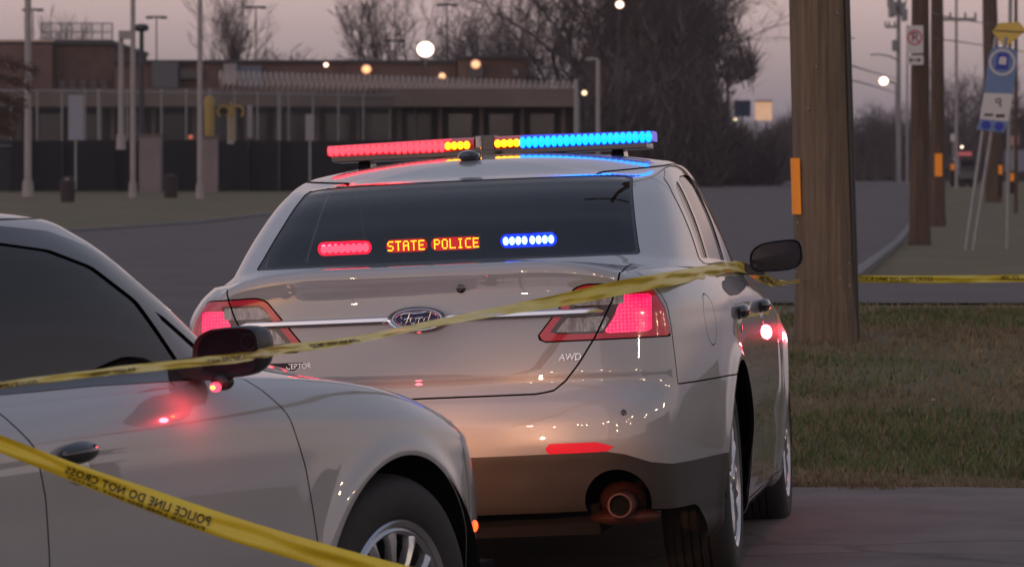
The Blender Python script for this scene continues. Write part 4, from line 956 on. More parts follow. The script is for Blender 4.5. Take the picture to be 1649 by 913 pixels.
ribbon('barrier_tape', [(-60, 628, 7.8, 11, 20), (0, 621, 8.1, 11, 20), (120, 605, 8.5, 10, 30), (250, 590, 9.0, 12, 35), (390, 575, 9.6, 15, 20), (450, 563, 10.3, 14, 30), (560, 549, 11.0, 10, 50), (680, 525, 12.0, 8, 70), (800, 502, 13.0, 12, 60), (900, 484, 13.6, 20, 20),
       (1000, 463, 14.0, 24, 5), (1090, 447, 14.8, 22, 10), (1160, 433, 16.3, 17, 20), (1195, 430, 17.1, 16, 30), (1222, 444, 19.0, 17, 10), (1245, 455, 21.5, 13, 0), (1270, 455, 24.2, 6, 0), (1288, 452, 25.86, 5, 0)],
       'upper yellow police line tape running over both cars to the thick pole', [(-5, 55, 'POLICE LINE', .5, True, 0), (148, 215, 'DO NOT CROSS', .5, True, 0), (330, 395, 'LINE DO NOT', .4, True, 0), (500, 575, 'LINE DO NOT CROSS', .5, True, 0), (1224, 1250, 'CROSS', .4, True, 0)], 220)
ribbon('barrier_tape', [(-60, 690, 9.2, 26, 0), (0, 714, 9.2, 27, 0), (110, 757, 9.2, 29, 0), (230, 801, 9.2, 35, 0), (340, 840, 9.2, 38, 0), (470, 880, 9.2, 38, 0), (600, 916, 9.2, 38, 0), (680, 937, 9.2, 38, 0)],
       'lower yellow police line tape sagging across the near car door', [(106, 338, 'POLICE LINE DO NOT CROSS', .42, True, .02), (112, 334, 'POLICE LINE DO NOT CROSS', .16, True, -.70)], 120)
xk = at(1372, 25.9)
ribbon('barrier_tape', [(1362, 449, 25.95, 11, 0), (1375, 449, 26.0, 11, 0), (1500, 450, 26.4, 12, 0), (1649, 448, 27, 12, 0), (1760, 446, 27.5, 12, 0)],
       'right yellow police line tape stretched from the thick pole over the grass', [(1376, 1502, 'POLICE LINE DO NOT CROSS', .55, False, .1), (1612, 1700, 'POLICE LINE DO NOT', .55, False, .1)], 60)

# ------------------------------------------------------------------ trees
def tree_arrays(seed, H, spread, levels=6, twig=.011, vase=.5, trunkf=.22):
    rng = np.random.default_rng(seed); segs = [[], []]
    def grow(p, d, ln, r, lv):
        n = 3 if lv == 0 else 2
        for k in range(n):
            q = p + d * ln / n; r1 = r * (.86 if lv else .93); segs[0 if lv == 0 else 1].append((p, q, r, r1)); p, r = q, r1
            d = d + rng.normal(0, .09 + .03 * lv, 3); d[2] += .06; d /= np.linalg.norm(d)
            if lv and k == 0 and lv < levels: 
                sd_ = d + rng.normal(0, .55, 3); sd_ /= np.linalg.norm(sd_); grow(p, sd_, ln * .62, max(twig, r * .5), lv + 1)
        if lv >= levels: return
        nb = rng.integers(2, 4) if lv else 4
        for k in range(nb):
            a = rng.uniform(0, 6.283); ax = np.array([math.cos(a), math.sin(a), 0]) * spread * rng.uniform(.5, 1.25); nd = d * vase * 1.6 + ax + np.array([0, 0, .30 * vase]); nd /= np.linalg.norm(nd)
            grow(p, nd, ln * rng.uniform(.62, .88) * (1.25 if lv == 0 else 1), max(twig, r * rng.uniform(.55, .78)), lv + 1)
    grow(np.zeros(3), np.array([rng.normal(0, .04), rng.normal(0, .04), 1.0]), H * trunkf, H * .019, 0)
    zmax = max(s[1][2] for s in segs[1]); out = []
    for S in segs:
        p0 = np.array([s[0] for s in S]) * (H / zmax); p1 = np.array([s[1] for s in S]) * (H / zmax); r0 = np.array([s[2] for s in S]); r1 = np.array([s[3] for s in S])
        d = p1 - p0; d /= np.linalg.norm(d, axis=1)[:, None]; a = np.cross(d, [.3, .2, .93]); a /= np.linalg.norm(a, axis=1)[:, None]; b = np.cross(d, a); n = 3; V = []
        m = len(S)
        for P, r in ((p0, r0), (p1, r1)):
            for k in range(n): t = 2 * math.pi * k / n; V.append(P + a * (r * math.cos(t))[:, None] + b * (r * math.sin(t))[:, None])
        V = np.stack(V, 1).reshape(-1, 3); base = np.arange(m)[:, None] * 6
        F = np.concatenate([base + np.array([[k, (k + 1) % 3, 3 + (k + 1) % 3, 3 + k]]) for k in range(3)])
        me = bpy.data.meshes.new('branches'); me.vertices.add(len(V)); me.vertices.foreach_set('co', V.ravel().astype('f4')); me.loops.add(F.size); me.loops.foreach_set('vertex_index', F.ravel().astype('i4'))
        me.polygons.add(len(F)); me.polygons.foreach_set('loop_start', np.arange(0, F.size, 4, dtype='i4')); me.update(calc_edges=True); out.append(me)
    return out
M['bark'] = mat('grey_brown_bark', (.10, .078, .068), .95, noise=.4, nscale=2); M['twig'] = mat('winter_twigs', (.12, .088, .080), .95, noise=.5, nscale=.25)
TREES = [tree_arrays(11, 12, .95, 6, .010, .62), tree_arrays(23, 12, .80, 6, .011, .75), tree_arrays(35, 12, 1.15, 6, .010, .50), tree_arrays(47, 12, .62, 6, .009, .9, .16), tree_arrays(61, 12, 1.0, 5, .028, .5, .1)]
for pr in TREES: pr[0].materials.append(M['bark']); pr[1].materials.append(M['twig'])
def tree(px, d, htpx, var, label, rz=0, sx=1.0, group='bare winter trees behind the buildings', base=None):
    """htpx: photo row of the crown top"""
    x = at(px, d); zb = float(gz(x, d)) - .2; h = (HZ - htpx) / FPX * d + CAMH - zb
    root = empty('bare_tree', (x, d, zb), rz); root.scale = (h / 12 * sx, h / 12 * sx, h / 12); tag(root, label, 'tree', group)
    link('trunk', TREES[var][0], None, root); link('crown', TREES[var][1], None, root)
for a in [
    (375, 235, -40, 3, 'bare tree with upright forking limbs left of centre, above the brick roof', 0.4, .9), (95, 250, 2, 3, 'small thin bare tree above the roof fence at far left', 1, .7),
    (600, 235, -70, 3, 'tall fan-shaped bare tree rising above the middle of the roof', 2.0, 1.0), (465, 260, 68, 4, 'low rounded bare tree over the long roof', 0, 1.2), (438, 262, 74, 4, 'low bushy bare tree just left of the rounded one', 2, 1.0),
    (760, 240, -10, 0, 'bare tree right of the white floodlight', 0.3, .8), (805, 245, -25, 1, 'bare tree with level twigs above the raised roof block', 1.2, .8), (845, 238, 0, 2, 'thin bare tree beside the end of the brick building', 2.2, .6), (735, 250, 30, 4, 'short bare tree behind the brick roof', 0, 1),
    (905, 205, -150, 0, 'tall bare tree with dark trunk left of the dense clump', .2, .9), (948, 200, -170, 1, 'tall bare tree in front of the dense clump', 2.6, .9),
    (985, 215, -120, 2, 'dense bare tree in the middle of the clump', 1, .9), (1020, 210, -150, 1, 'dense dark tree at the heart of the clump', 3, .9), (1050, 215, -100, 0, 'dense dark tree on the right of the clump', 4, .9), (1080, 205, -80, 2, 'broad tree leaning out at the right of the clump', 5.2, .9),
    (1095, 220, -40, 1, 'rightmost big tree of the dark clump', 1.7, .8), (1010, 230, -60, 2, 'tree at the back of the dense clump', 2.1, 1), (1065, 235, -50, 0, 'second tree at the back of the dense clump', 0.2, 1), (965, 225, -80, 2, 'third tree at the back of the dense clump', .9, .9),
    (890, 230, 20, 4, 'low spreading tree between the fence end and the clump', .1, 1.2), (930, 225, 60, 4, 'bushy low tree behind the fence end', 1.1, 1.2)]: tree(*a)
g2 = 'bare trees along the far road'
for a in [(1165, 330, 150, 3, 'slim tree by the distant utility pole', .4, .7), (1140, 340, 120, 1, 'tree beside the white shop', 1.4, .5), (1258, 300, 178, 4, 'small tree at the left edge of the thick pole', .8, .7), (1240, 330, 205, 4, 'low tree behind the lit sign', 0, .8),
          (1390, 330, 170, 4, 'round bare tree just right of the thick pole', .3, 1.2), (1412, 310, 160, 0, 'bare tree under the lit street lamp', .9, .8), (1440, 320, 150, 2, 'bare tree between the lamp and the no parking pole', 1.9, .8),
          (1370, 340, 185, 4, 'low tree hidden partly by the thick pole', 2.9, 1.2), (1530, 300, 110, 0, 'bare tree right of the orange striped pole', .5, .8), (1562, 290, 85, 2, 'taller bare tree left of the bus stop sign', 1.5, .8), (1640, 280, 120, 1, 'bare tree at the right edge', 2.5, .8), (1600, 310, 130, 4, 'bushy bare tree behind the bus stop sign', 3.1, 1.2)]:
    tree(*a, group=g2)
# undergrowth: tangled brush that reads as one mass
def brush(name, x0, x1, d0, d1, top, n, label, m, bot=None, ln=1.2):
    px = RNG.uniform(x0, x1, n); d = RNG.uniform(d0, d1, n); x = (px - CX) / FPX * d; zb = gz(x, d); f = (px - x0) / (x1 - x0)
    tp = np.interp(f, np.linspace(0, 1, len(top)), top) + RNG.normal(0, 5 + .06 * (HZ - np.mean(top)), n) + 8 * np.sin(px * .21) + 6 * np.sin(px * .083 + 2); ht = (HZ - tp) / FPX * d + CAMH - zb; z = zb + ht * RNG.random(n) ** 1.1 * (.8 + .2 * np.sin(px * .13) * np.sin(px * .05 + 1))
    if bot is not None: lowz = (HZ - np.interp(f, np.linspace(0, 1, len(bot)), bot)) / FPX * d + CAMH; z = lowz + (zb + ht - lowz) * RNG.random(n) ** 1.0
    dr = RNG.normal(0, 1, (n, 3)); dr[:, 2] = np.abs(dr[:, 2]) + .6; dr /= np.linalg.norm(dr, axis=1)[:, None]; dr *= (ln * RNG.uniform(.4, 1.2, n))[:, None]; wd = .018 + .02 * RNG.random(n)
    c = np.stack([x, d, z], 1); V = np.empty((n, 3, 3)); V[:, 0] = c + np.array([1, 0, 0]) * wd[:, None]; V[:, 1] = c - np.array([1, 0, 0]) * wd[:, None]; V[:, 2] = c + dr
    me = bpy.data.meshes.new(name); me.vertices.add(3 * n); me.vertices.foreach_set('co', V.ravel().astype('f4')); me.loops.add(3 * n); me.loops.foreach_set('vertex_index', np.arange(3 * n, dtype='i4')); me.polygons.add(n); me.polygons.foreach_set('loop_start', np.arange(0, 3 * n, 3, dtype='i4')); me.update()
    tag(link(name, me, m), label, 'brush', kind='stuff')
brush('brush', 935, 1165, 196, 245, [150, 60, 0, -40, -20, 20, 90, 190], 34000, 'dense dark mass of bare brush and branches above the police car', M['twig'], ln=1.6)
brush('brush', 1085, 1215, 205, 225, [-60, -20, 20, 60, 110], 1500, 'outermost twigs of the dense clump leaning out to the right', M['twig'], [235, 190, 165, 140, 122], 1.3)
brush('brush', 850, 1260, 215, 250, [215, 200, 190, 190, 200, 215, 225, 232], 26000, 'low dark brush line behind the fence end and the shop', M['twig'])
brush('brush', 1120, 1300, 330, 380, [215, 222, 215, 212, 205, 190], 14000, 'far brown brush behind the white shop', M['twig'], ln=2)
brush('brush', 1360, 1720, 330, 420, [240, 222, 215, 205, 212, 196, 205, 196, 200], 30000, 'far brown tree line to the right of the thick pole', M['twig'], ln=2.6)
# evergreen branch hanging in from the left
q = MB(); 
for k in range(900):
    t = RNG.random(); b = RNG.integers(0, 5); x0, y0 = at(-30, 60, 0)[0], 60; ex = (.05 + .42 * RNG.random()) * (1 - .25 * b * .3); yy = [95, 120, 150, 175, 195][b]
    px_ = -20 + 75 * t * (1 - .12 * b) ; py_ = yy + 18 * t + RNG.normal(0, 5); c = Vector(at(px_, 60 + RNG.normal(0, .3), py_)); dd = Vector((RNG.uniform(.1, 1), RNG.normal(0, .5), RNG.uniform(-.9, .1))).normalized() * .16
    q.add([c, c + Vector((0, .01, .016)), c + dd], [(0, 1, 2)])
te = empty('evergreen_tree', (at(-80, 60), 60, float(gz(at(-80, 60), 60)))); tag(te, 'brown drooping evergreen boughs at the left edge', 'tree')
me = q.me(); o = link('foliage', me, mat('rusty_evergreen_needles', (.075, .042, .024), .9, noise=.5, nscale=4), te); o.location = -te.location
q = MB(); q.tube((0, 0, 0), (.1, 0, 5), .14, .05, 8); q.build('trunk', M['bark'], te)
q = MB()
for k in range(5):
    a = Vector(at(-80, 60, [70, 95, 130, 155, 180][k])) - te.location; b = Vector(at(40 - 6 * k, 60, [108, 135, 163, 190, 208][k])) - te.location; q.tube(a, b, .03, .008, 5)
q.build('branches', M['bark'], te)

# ------------------------------------------------------------------ left: compound buildings, fence, poles
def zrow(py, d): return CAMH - (py - HZ) / FPX * d
M['brick'] = mat('dark_brown_brick', (.115, .070, .055), .9, noise=.3, nscale=1.2, bump=.2, bscale=6); M['brick2'] = mat('red_brown_brick', (.15, .090, .075), .9, noise=.3, nscale=.8)
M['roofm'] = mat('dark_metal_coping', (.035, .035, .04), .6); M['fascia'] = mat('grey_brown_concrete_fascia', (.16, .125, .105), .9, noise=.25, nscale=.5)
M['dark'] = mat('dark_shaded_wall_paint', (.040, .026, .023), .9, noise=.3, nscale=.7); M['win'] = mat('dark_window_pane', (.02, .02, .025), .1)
def boxpx(name, m, parent, x0, x1, y0, y1, d, th=2.0, bev=0):
    """box seen between photo columns x0..x1 and rows y0..y1 with its front at distance d"""
    q = MB(); a = at(x0, d); b = at(x1, d); zt, zb = zrow(y0, d), zrow(y1, d); L_ = parent.location if parent else Vector((0, 0, 0))
    q.box(((a + b) / 2 - L_.x, d + th / 2 - L_.y, (zt + zb) / 2 - L_.z), (b - a, th, zt - zb)); return q.build(name, m, parent)
def root_at(name, px, d, label, cat, group=None):
    x = at(px, d); r = empty(name, (x, d, float(gz(x, d)))); return tag(r, label, cat, group)
A = root_at('brick_building', 90, 215, 'tall dark brick building with a fenced roof at far left', 'building')
boxpx('wall', M['brick'], A, -90, 182, 71, 330, 215, 20); boxpx('roof_coping', M['roofm'], A, -92, 184, 66, 72, 214.8, 20.5); boxpx('pale_roof_edge', mat('pale_coping', (.45, .33, .24), .6), A, -92, 86, 64.5, 68, 214.6, .3); boxpx('left_wing', M['brick2'], A, -90, 84, 72, 330, 214.4, .6)  # pale strip: light on the roof edge put into its colour
for k in range(5): boxpx('window', M['win'], A, 96 + k * 17, 105 + k * 17, 130, 148, 214.9, .3)
rf = MB(); 
for k in range(8):
    x = at(66 + k * 16.4, 216); rf.tube((x - A.location.x, 1, zrow(66, 216) - A.location.z), (x - A.location.x, 1, zrow(38, 216) - A.location.z), .04, .04, 6)
for yy in (38, 52, 65): rf.tube((at(66, 216) - A.location.x, 1, zrow(yy, 216) - A.location.z), (at(182, 216) - A.location.x, 1, zrow(yy, 216) - A.location.z), .03, .03, 6)
rf.build('roof_fence', M['steel'], A)
def chainmat(name, col, alpha):
    m = mat(name, col, .7); n = m.node_tree.nodes; l = m.node_tree.links; b = n["Principled BSDF"]; b.inputs['Alpha'].default_value = alpha; return m
M['chain'] = chainmat('chain_link_wire', (.13, .12, .115), .22)
q = MB(); q.add([(at(66, 216) - A.location.x, 1, zrow(66, 216) - A.location.z), (at(182, 216) - A.location.x, 1, zrow(66, 216) - A.location.z), (at(182, 216) - A.location.x, 1, zrow(38, 216) - A.location.z), (at(66, 216) - A.location.x, 1, zrow(38, 216) - A.location.z)], [(0, 1, 2, 3)]); q.build('roof_fence_mesh', M['chain'], A)
B = root_at('brick_building', 520, 205, 'long low brick building with warm wall lamps behind the razor wire', 'building')
boxpx('wall', M['brick2'], B, 184, 735, 101, 320, 205, 25); boxpx('roof_coping', M['roofm'], B, 182, 737, 97, 101.5, 204.8, 25.5)
boxpx('raised_block', M['brick2'], B, 737, 846, 94, 320, 203.5, 18); boxpx('block_coping', M['roofm'], B, 733, 849, 90, 94.5, 203.2, 18.6); boxpx('link_wing', M['brick'], B, 846, 872, 125, 320, 206, 12)
boxpx('roof_unit', mat('grey_roof_unit', (.10, .10, .11), .7), B, 245, 286, 100, 142, 203.8, 1.0); boxpx('window', M['win'], B, 288, 326, 112, 127, 204.7, .3); boxpx('pale_panel', mat('pale_wall_panel', (.28, .24, .23), .8), B, 360, 381, 103, 136, 203.9, .9); boxpx('blue_grey_panel', mat('blue_grey_wall_panel', (.12, .13, .17), .8), B, 382, 421, 106, 140, 204.2, .5)
boxpx('door', M['win'], B, 755, 778, 104, 125, 203.2, .3); boxpx('vent', M['steel'], B, 826, 834, 112, 122, 203.2, .3)
D = root_at('low_building', 500, 182, 'low flat building with a pale fascia and a dark shaded front behind the fence', 'building')
boxpx('fascia', M['fascia'], D, -60, 930, 143, 172, 184, 8); boxpx('front_wall', M['dark'], D, -60, 925, 172, 330, 187, 4)  # front wall's dark colour includes the shade below the fascia
for k in range(15): boxpx('column', M['fascia'], D, -20 + k * 66, -14 + k * 66, 172, 318, 185.5, .4)
for k in range(14): boxpx('window', M['win'], D, -4 + k * 66, 34 + k * 66, 184, 232, 186.9, .2)
# fence line
def fpt(px): d = 165 + (px + 20) / 950 * 29; return at(px, d), d
fence = root_at('security_fence', 460, 172, 'tall chain link security fence topped with coiled razor wire', 'fence'); FL = fence.location
topz = lambda px: zrow(np.interp(px, [-20, 350, 930], [146, 143, 158]), fpt(px)[1])
for px in [-20, 18, 60, 100, 137, 160, 205, 260, 300, 338, 378, 415, 450, 465, 504, 545, 585, 628, 668, 706, 746, 785, 823, 857, 892, 930]:
    x, d = fpt(px); q = MB(); r = .045 if px not in (160, 450, 930) else .09; q.tube((x - FL.x, d - FL.y, float(gz(x, d)) - FL.z), (x - FL.x, d - FL.y, topz(px) - FL.z), r, r, 6); q.build('fence_post', M['steel'], fence, True)
for dz in (0, -2.1):
    q = MB(); a = fpt(-20); b = fpt(930); q.tube((a[0] - FL.x, a[1] - FL.y, topz(-20) - FL.z + dz), (b[0] - FL.x, b[1] - FL.y, topz(930) - FL.z + dz), .03, .03, 5); q.build('top_rail', M['steel'], fence)
q = MB(); a = fpt(-20); b = fpt(930); q.add([(a[0] - FL.x, a[1] - FL.y + .06, -.1), (b[0] - FL.x, b[1] - FL.y + .06, -.1), (b[0] - FL.x, b[1] - FL.y + .06, topz(930) - FL.z), (a[0] - FL.x, a[1] - FL.y + .06, topz(-20) - FL.z)], [(0, 1, 2, 3)]); q.build('chain_link_mesh', M['chain'], fence)
q = MB(); pts = []; nC = 2080
for k in range(nC):
    px = 352 + (930 - 352) * k / nC; x, d = fpt(px); t = k / nC * 2 * math.pi * 130; pts.append((x - FL.x + .12 * math.sin(t * .5), d - FL.y + .34 * math.cos(t), topz(px) - FL.z + .36 + .37 * math.sin(t)))
for p0, p1 in zip(pts[:-1], pts[1:]): q.tube(p0, p1, .022, .022, 3, False)
q.build('razor_wire_coil', mat('razor_wire', (.5, .43, .38), .6, .2), fence)
# black privacy screen panels along the foot of the fence
scr = root_at('privacy_screen', 220, 164, 'black screened fence along the grass at the left', 'screen fence')
for k, (x0, x1) in enumerate([(-40, 44), (46, 100), (101, 185), (186, 224), (262, 321), (351, 400), (401, 449), (450, 560), (561, 700), (701, 860)]):
    boxpx('screen_panel', mat('black_screen_fabric', (.012, .011, .013), .9, noise=.3, nscale=3) if k == 0 else bpy.data.materials['black_screen_fabric'], scr, x0, x1, 226 + (k % 2), 308, 166 + k * .4, .1)
for px, w_, y0 in ((241, 34, 219), (336, 28, 222)):
    r = root_at('concrete_pillar', px, 163, 'left pale concrete gate pillar' if px < 300 else 'right pale concrete gate pillar beside the tall pole', 'pillar', 'concrete gate pillars')
    boxpx('shaft', mat('pillar_concrete%s' % ('' if px < 300 else ''), (.24, .195, .19), .9, noise=.2, nscale=1), r, px - w_ / 2, px + w_ / 2, y0, 312, 163, .6); boxpx('cap', M['fascia'], r, px - w_ / 2 - 1, px + w_ / 2 + 1, y0 - 3, y0, 162.95, .7)
def pole(px, wpx, y0, y1, d, label, m=None, name='steel_pole', cat='pole', head=None, group='tall poles outside the compound'):
    r = root_at(name, px, d, label, cat, group); q = MB(); rr = wpx / 2 / FPX * d; zb = zrow(y1, d); q.tube((0, 0, zb - r.location.z - .3), (0, 0, zrow(y0, d) - r.location.z), rr, rr * .8, 10); q.build('shaft', m or M['greypaint'], r, True)
    q = MB(); q.tube((0, 0, zb - r.location.z - .3), (0, 0, zb - r.location.z + .25), rr * 1.6, rr * 1.4, 10); q.build('base_collar', m or M['greypaint'], r, True)
    zt = zrow(y0, d) - r.location.z
    if head == 'twin':
        q = MB(); q.box((0, 0, zt), (.95, .12, .1)); q.build('lamp_arm', M['roofm'], r)
        for s in (-.38, .38): q = MB(); q.box((s, 0, zt - .03), (.34, .3, .12)); q.build('lamp_head', M['roofm'], r)
    if head == 'disc': q = MB(); q.lathe([(.02, -.1), (.22, -.12), (.30, 0), (.24, .14), (.02, .18)], 16, 'Z', (0, 0, zt)); q.build('round_head', M['roofm'], r, True)
    if head == 'cam': q = MB(); q.box((.15, 0, zt + .12), (.45, .35, .30)); q.build('camera_box', M['greypaint'], r)
    return r
pole(45, 12, -260, 303, 150, 'leftmost tall pale pole, beside the black screen'); pole(195, 10, 62, 228, 158, 'short pale pole with a box on top, left of the two gate poles', head='cam'); pole(214, 9, -200, 306, 150, 'tall pale pole left of the first gate pillar')
pole(228, 9, 46, 215, 170, 'pole with a dark round head behind the gate', M['roofm'], head='disc'); pole(322, 9, -220, 309, 148, 'tall pale pole in front of the right gate pillar')
for px, y0, lb_ in ((252, 28, 'distant lamp post with twin heads above the roof at left'), (412, 12, 'distant lamp post beside the upright bare tree'), (720, 8, 'distant lamp post right of the white floodlight'), (53, 16, 'distant lamp post just right of the leftmost tall pole'), (636, 66, 'short distant lamp post left of the floodlight')):
    pole(px, 2.6, y0, 240, 228, lb_, M['roofm'], 'lamp_post', 'lamp post', 'twin', 'twin headed lamp posts beyond the roofs')
r_ = pole(963, 8, 97, 300, 160, 'pale grey lamp post with a short arm behind the blue lights', M['greypaint'], 'lamp_post', 'lamp post', None, None)
q = MB(); zt = zrow(97, 160) - r_.location.z; q.tube((0, 0, zt), (-.28, 0, zt + .06), .05, .05, 8); q.box((-.33, 0, zt + .03), (.26, .2, .09)); q.build('lamp_arm', M['greypaint'], r_)
pole(928, 9, 128, 260, 178, 'thick grey end post of the fence', M['steel'])
# signs and small things
r = root_at('banner_sign', 122, 160, 'tall pale blue and white banner sign behind the black screen', 'sign'); boxpx('banner', mat('blue_white_banner', (.22, .26, .36), .7, noise=.6, nscale=1.6, col2=(.30, .25, .22)), r, 110, 134, 153, 226, 160, .1); boxpx('post', M['steel'], r, 120, 123, 226, 305, 160.1, .08)
r = root_at('notice_sign', 499, 160, 'small white notice sign on a post left of the red lights', 'sign'); boxpx('plate', mat('white_notice_plate', (.26, .24, .25), .7), r, 492, 506, 184, 227, 160, .06); boxpx('post', M['steel'], r, 497.5, 500.5, 227, 305, 160.1, .08)
r = root_at('notice_sign', 402, 161, 'narrow pale sign post left of the yellow hydrant ring', 'sign'); boxpx('plate', bpy.data.materials['white_notice_plate'], r, 398, 406, 170, 222, 161, .06)
M['ylw'] = mat('dull_yellow_paint', (.33, .22, .05), .6, noise=.2, nscale=1)
r = root_at('yellow_tank', 338, 158, 'dull yellow upright tank on the right gate pillar', 'tank'); q = MB(); dd = 164.5; a = at(330, dd) - r.location.x; q.lathe([(.0, zrow(222, dd) - r.location.z), (.19, zrow(222, dd) - r.location.z), (.20, zrow(162, dd) - r.location.z), (.14, zrow(156, dd) - r.location.z), (.0, zrow(154, dd) - r.location.z)], 20, 'Z', (at(337, dd) - r.location.x, 6.5, 0)); q.build('tank', M['ylw'], r, True)
r = root_at('yellow_valve', 372, 160, 'yellow ring shaped pipe valve above the fence screen', 'valve')
for px in (360, 383):
    q = MB(); c = (at(px, 160) - r.location.x, 0, zrow(180, 160) - r.location.z); P = [(c[0] + .22 * math.cos(t), 0, c[2] + .2 * math.sin(t)) for t in np.linspace(rad(-60), rad(240), 16)]; q.path(P, .05, 6); q.build('ring_pipe', M['ylw'], r, True)
q = MB(); q.tube((0, 0, zrow(225, 160) - r.location.z), (0, 0, zrow(165, 160) - r.location.z), .05, .05, 8); q.build('stem', M['ylw'], r, True); boxpx('pedestal', M['greypaint'], r, 366, 376, 186, 232, 160, .3)
r = root_at('litter_bin', 109, 140, 'dark rounded bin on the verge at left', 'bin'); q = MB(); q.lathe([(.0, 0), (.22, 0), (.25, .62), (.23, .68), (.16, .80), (.0, .84)], 18, 'Z'); q.build('body', M['dark'], r, True); q = MB(); q.box((0, -.2, .74), (.14, .05, .06)); q.build('flap', M['greypaint'], r)
r = root_at('litter_bin', 275, 150, 'dark bin between the two gate pillars', 'bin'); q = MB(); q.lathe([(.0, 0), (.22, 0), (.25, .70), (.23, .76), (.0, .84)], 18, 'Z'); q.build('body', M['dark'], r, True)
def limb(name, col, s):  # bulb colour fades to orange at the rim, imitating the lamp's halo
    m = emit(name, col, s); n = m.node_tree.nodes; l = m.node_tree.links; b = n["Principled BSDF"]; lw = n.new("ShaderNodeLayerWeight"); lw.inputs[0].default_value = .5
    r = n.new("ShaderNodeValToRGB"); r.color_ramp.elements[0].position = .08; r.color_ramp.elements[0].color = (*col, 1); r.color_ramp.elements[1].position = .62; r.color_ramp.elements[1].color = (.42 / s, .17 / s, .10 / s, 1)
    l.new(lw.outputs['Facing'], r.inputs[0]); l.new(r.outputs[0], b.inputs['Emission Color']); return m
def lamp(px, py, d, rpx, col, s, label, m_body=None, name='wall_lamp', stem=None, group=None):
    r = empty(name, at(px, d, py)); tag(r, label, 'lamp', group); rr = rpx * 1.05 / FPX * d
    q = MB(); q.ball((0, 0, 0), (rr, rr, rr * .92), 32, 20); q.build('bulb_lens', limb('lit_' + name, col, s), r, True)
    q = MB(); q.box((0, rr * .9 + .05, rr * .6), (rr * 1.2, .15, rr * .5)); q.build('housing', M['roofm'], r)
    if stem: q = MB(); q.tube((0, rr + .1, rr * .5), (0, rr + .1, rr * .5 - stem), .06, .06, 8); q.build('stem', M['roofm'], r, True)
    return r
gl = 'warm lamps on the brick building'
lamp(685, 80, 202, 14, (1.0, .93, .78), 9, 'very bright white floodlight above the roof edge', name='floodlight', stem=1.2)
lamp(525, 105, 204, 4, (1.0, .72, .5), 4, 'small warm lamp, leftmost on the long brick wall', group=gl); lamp(590, 112, 204, 8, (1.0, .48, .20), 1.7, 'orange lamp on the brick wall left of the floodlight', group=gl); lamp(712, 123, 203, 6, (1.0, .52, .26), 1.6, 'lower orange lamp below the raised roof block', group=gl); lamp(766, 104, 202.6, 8, (1.0, .50, .24), 1.5, 'orange lamp on the raised block wall', group=gl)
lamp(941, 150, 190, 4.5, (1.0, .80, .45), 2.4, 'small warm lamp beside the grey lamp post', name='street_lamp', stem=3)
lamp(998, 8, 190, 7, (1.0, .84, .66), 4, 'warm lit lamp at the top of the post in front of the clump', name='street_lamp'); pole(996, 4, 14, 300, 190, 'thin dark post carrying the warm lit lamp', M['roofm'])
lamp(1184, 193, 290, 3, (1.0, .8, .45), 4, 'tiny warm lamp over the shop roof', name='street_lamp', stem=1); lamp(213, 217, 158, 3.5, (1, .08, .03), .5, 'left small red lamp near the gate', name='gate_lamp'); lamp(307, 221, 158, 3.5, (1, .08, .03), .5, 'right small red lamp near the gate', name='gate_lamp')
lamp(1549, 237, 240, 2.2, (1, .85, .6), 4, 'pinpoint warm lamp beyond the orange striped pole', name='street_lamp')

# ------------------------------------------------------------------ right: far shop, signs, poles, wires
S = root_at('shop', 1190, 300, 'small pale shop with a red panel far down the road', 'building'); pw = mat('pale_shop_wall', (.30, .28, .29), .8, noise=.2, nscale=.5)
boxpx('wall', pw, S, 1130, 1246, 234, 300, 300, 8); boxpx('roof', M['roofm'], S, 1126, 1250, 226, 234, 299, 10); boxpx('gable', mat('red_shop_sign', (.30, .09, .06), .7), S, 1175, 1200, 214, 222, 298.6, .3)
for x0, x1, y0, y1, m_ in ((1133, 1160, 240, 262, M['win']), (1165, 1173, 238, 288, M['win']), (1190, 1200, 232, 260, bpy.data.materials['red_shop_sign']), (1203, 1212, 240, 286, M['win']), (1216, 1224, 240, 286, M['win']), (1228, 1238, 240, 272, M['win'])): boxpx('shop_window' if m_ is M['win'] else 'red_panel', m_, S, x0, x1, y0, y1, 299.8, .15)
r = root_at('round_sign', 1146, 250, 'round pale sign in front of the shop', 'sign'); q = MB(); q.prism([(.30 * math.cos(t), zrow(260, 250) - r.location.z + .30 * math.sin(t)) for t in np.linspace(0, 6.283, 21)[:-1]], 0, .05); q.build('disc', pw, r); boxpx('post', M['steel'], r, 1145, 1147, 268, 300, 250.1, .05)
r = root_at('shop_sign', 1195, 260, 'dark box sign on a pole above the shop', 'sign'); boxpx('box', mat('dark_blue_sign_box', (.015, .025, .06), .5), r, 1183, 1209, 162, 188, 260, .5); boxpx('post', M['steel'], r, 1194, 1197, 188, 300, 260.2, .2)
r = root_at('shop_sign', 1230, 262, 'lit warm yellow box sign beside the dark one', 'sign'); boxpx('lit_box', mat('lit_warm_sign_face', (.5, .4, .3), .5, emis=(1.0, .55, .30), es=.42, noise=.3, nscale=2), r, 1217, 1243, 164, 194, 262, .5); boxpx('frame', M['roofm'], r, 1216, 1244, 162, 164, 261.8, .6); boxpx('post', M['steel'], r, 1216, 1219, 194, 300, 262.2, .2)
r = root_at('parked_car', 1085, 240, 'dark parked car under the tree clump', 'car')
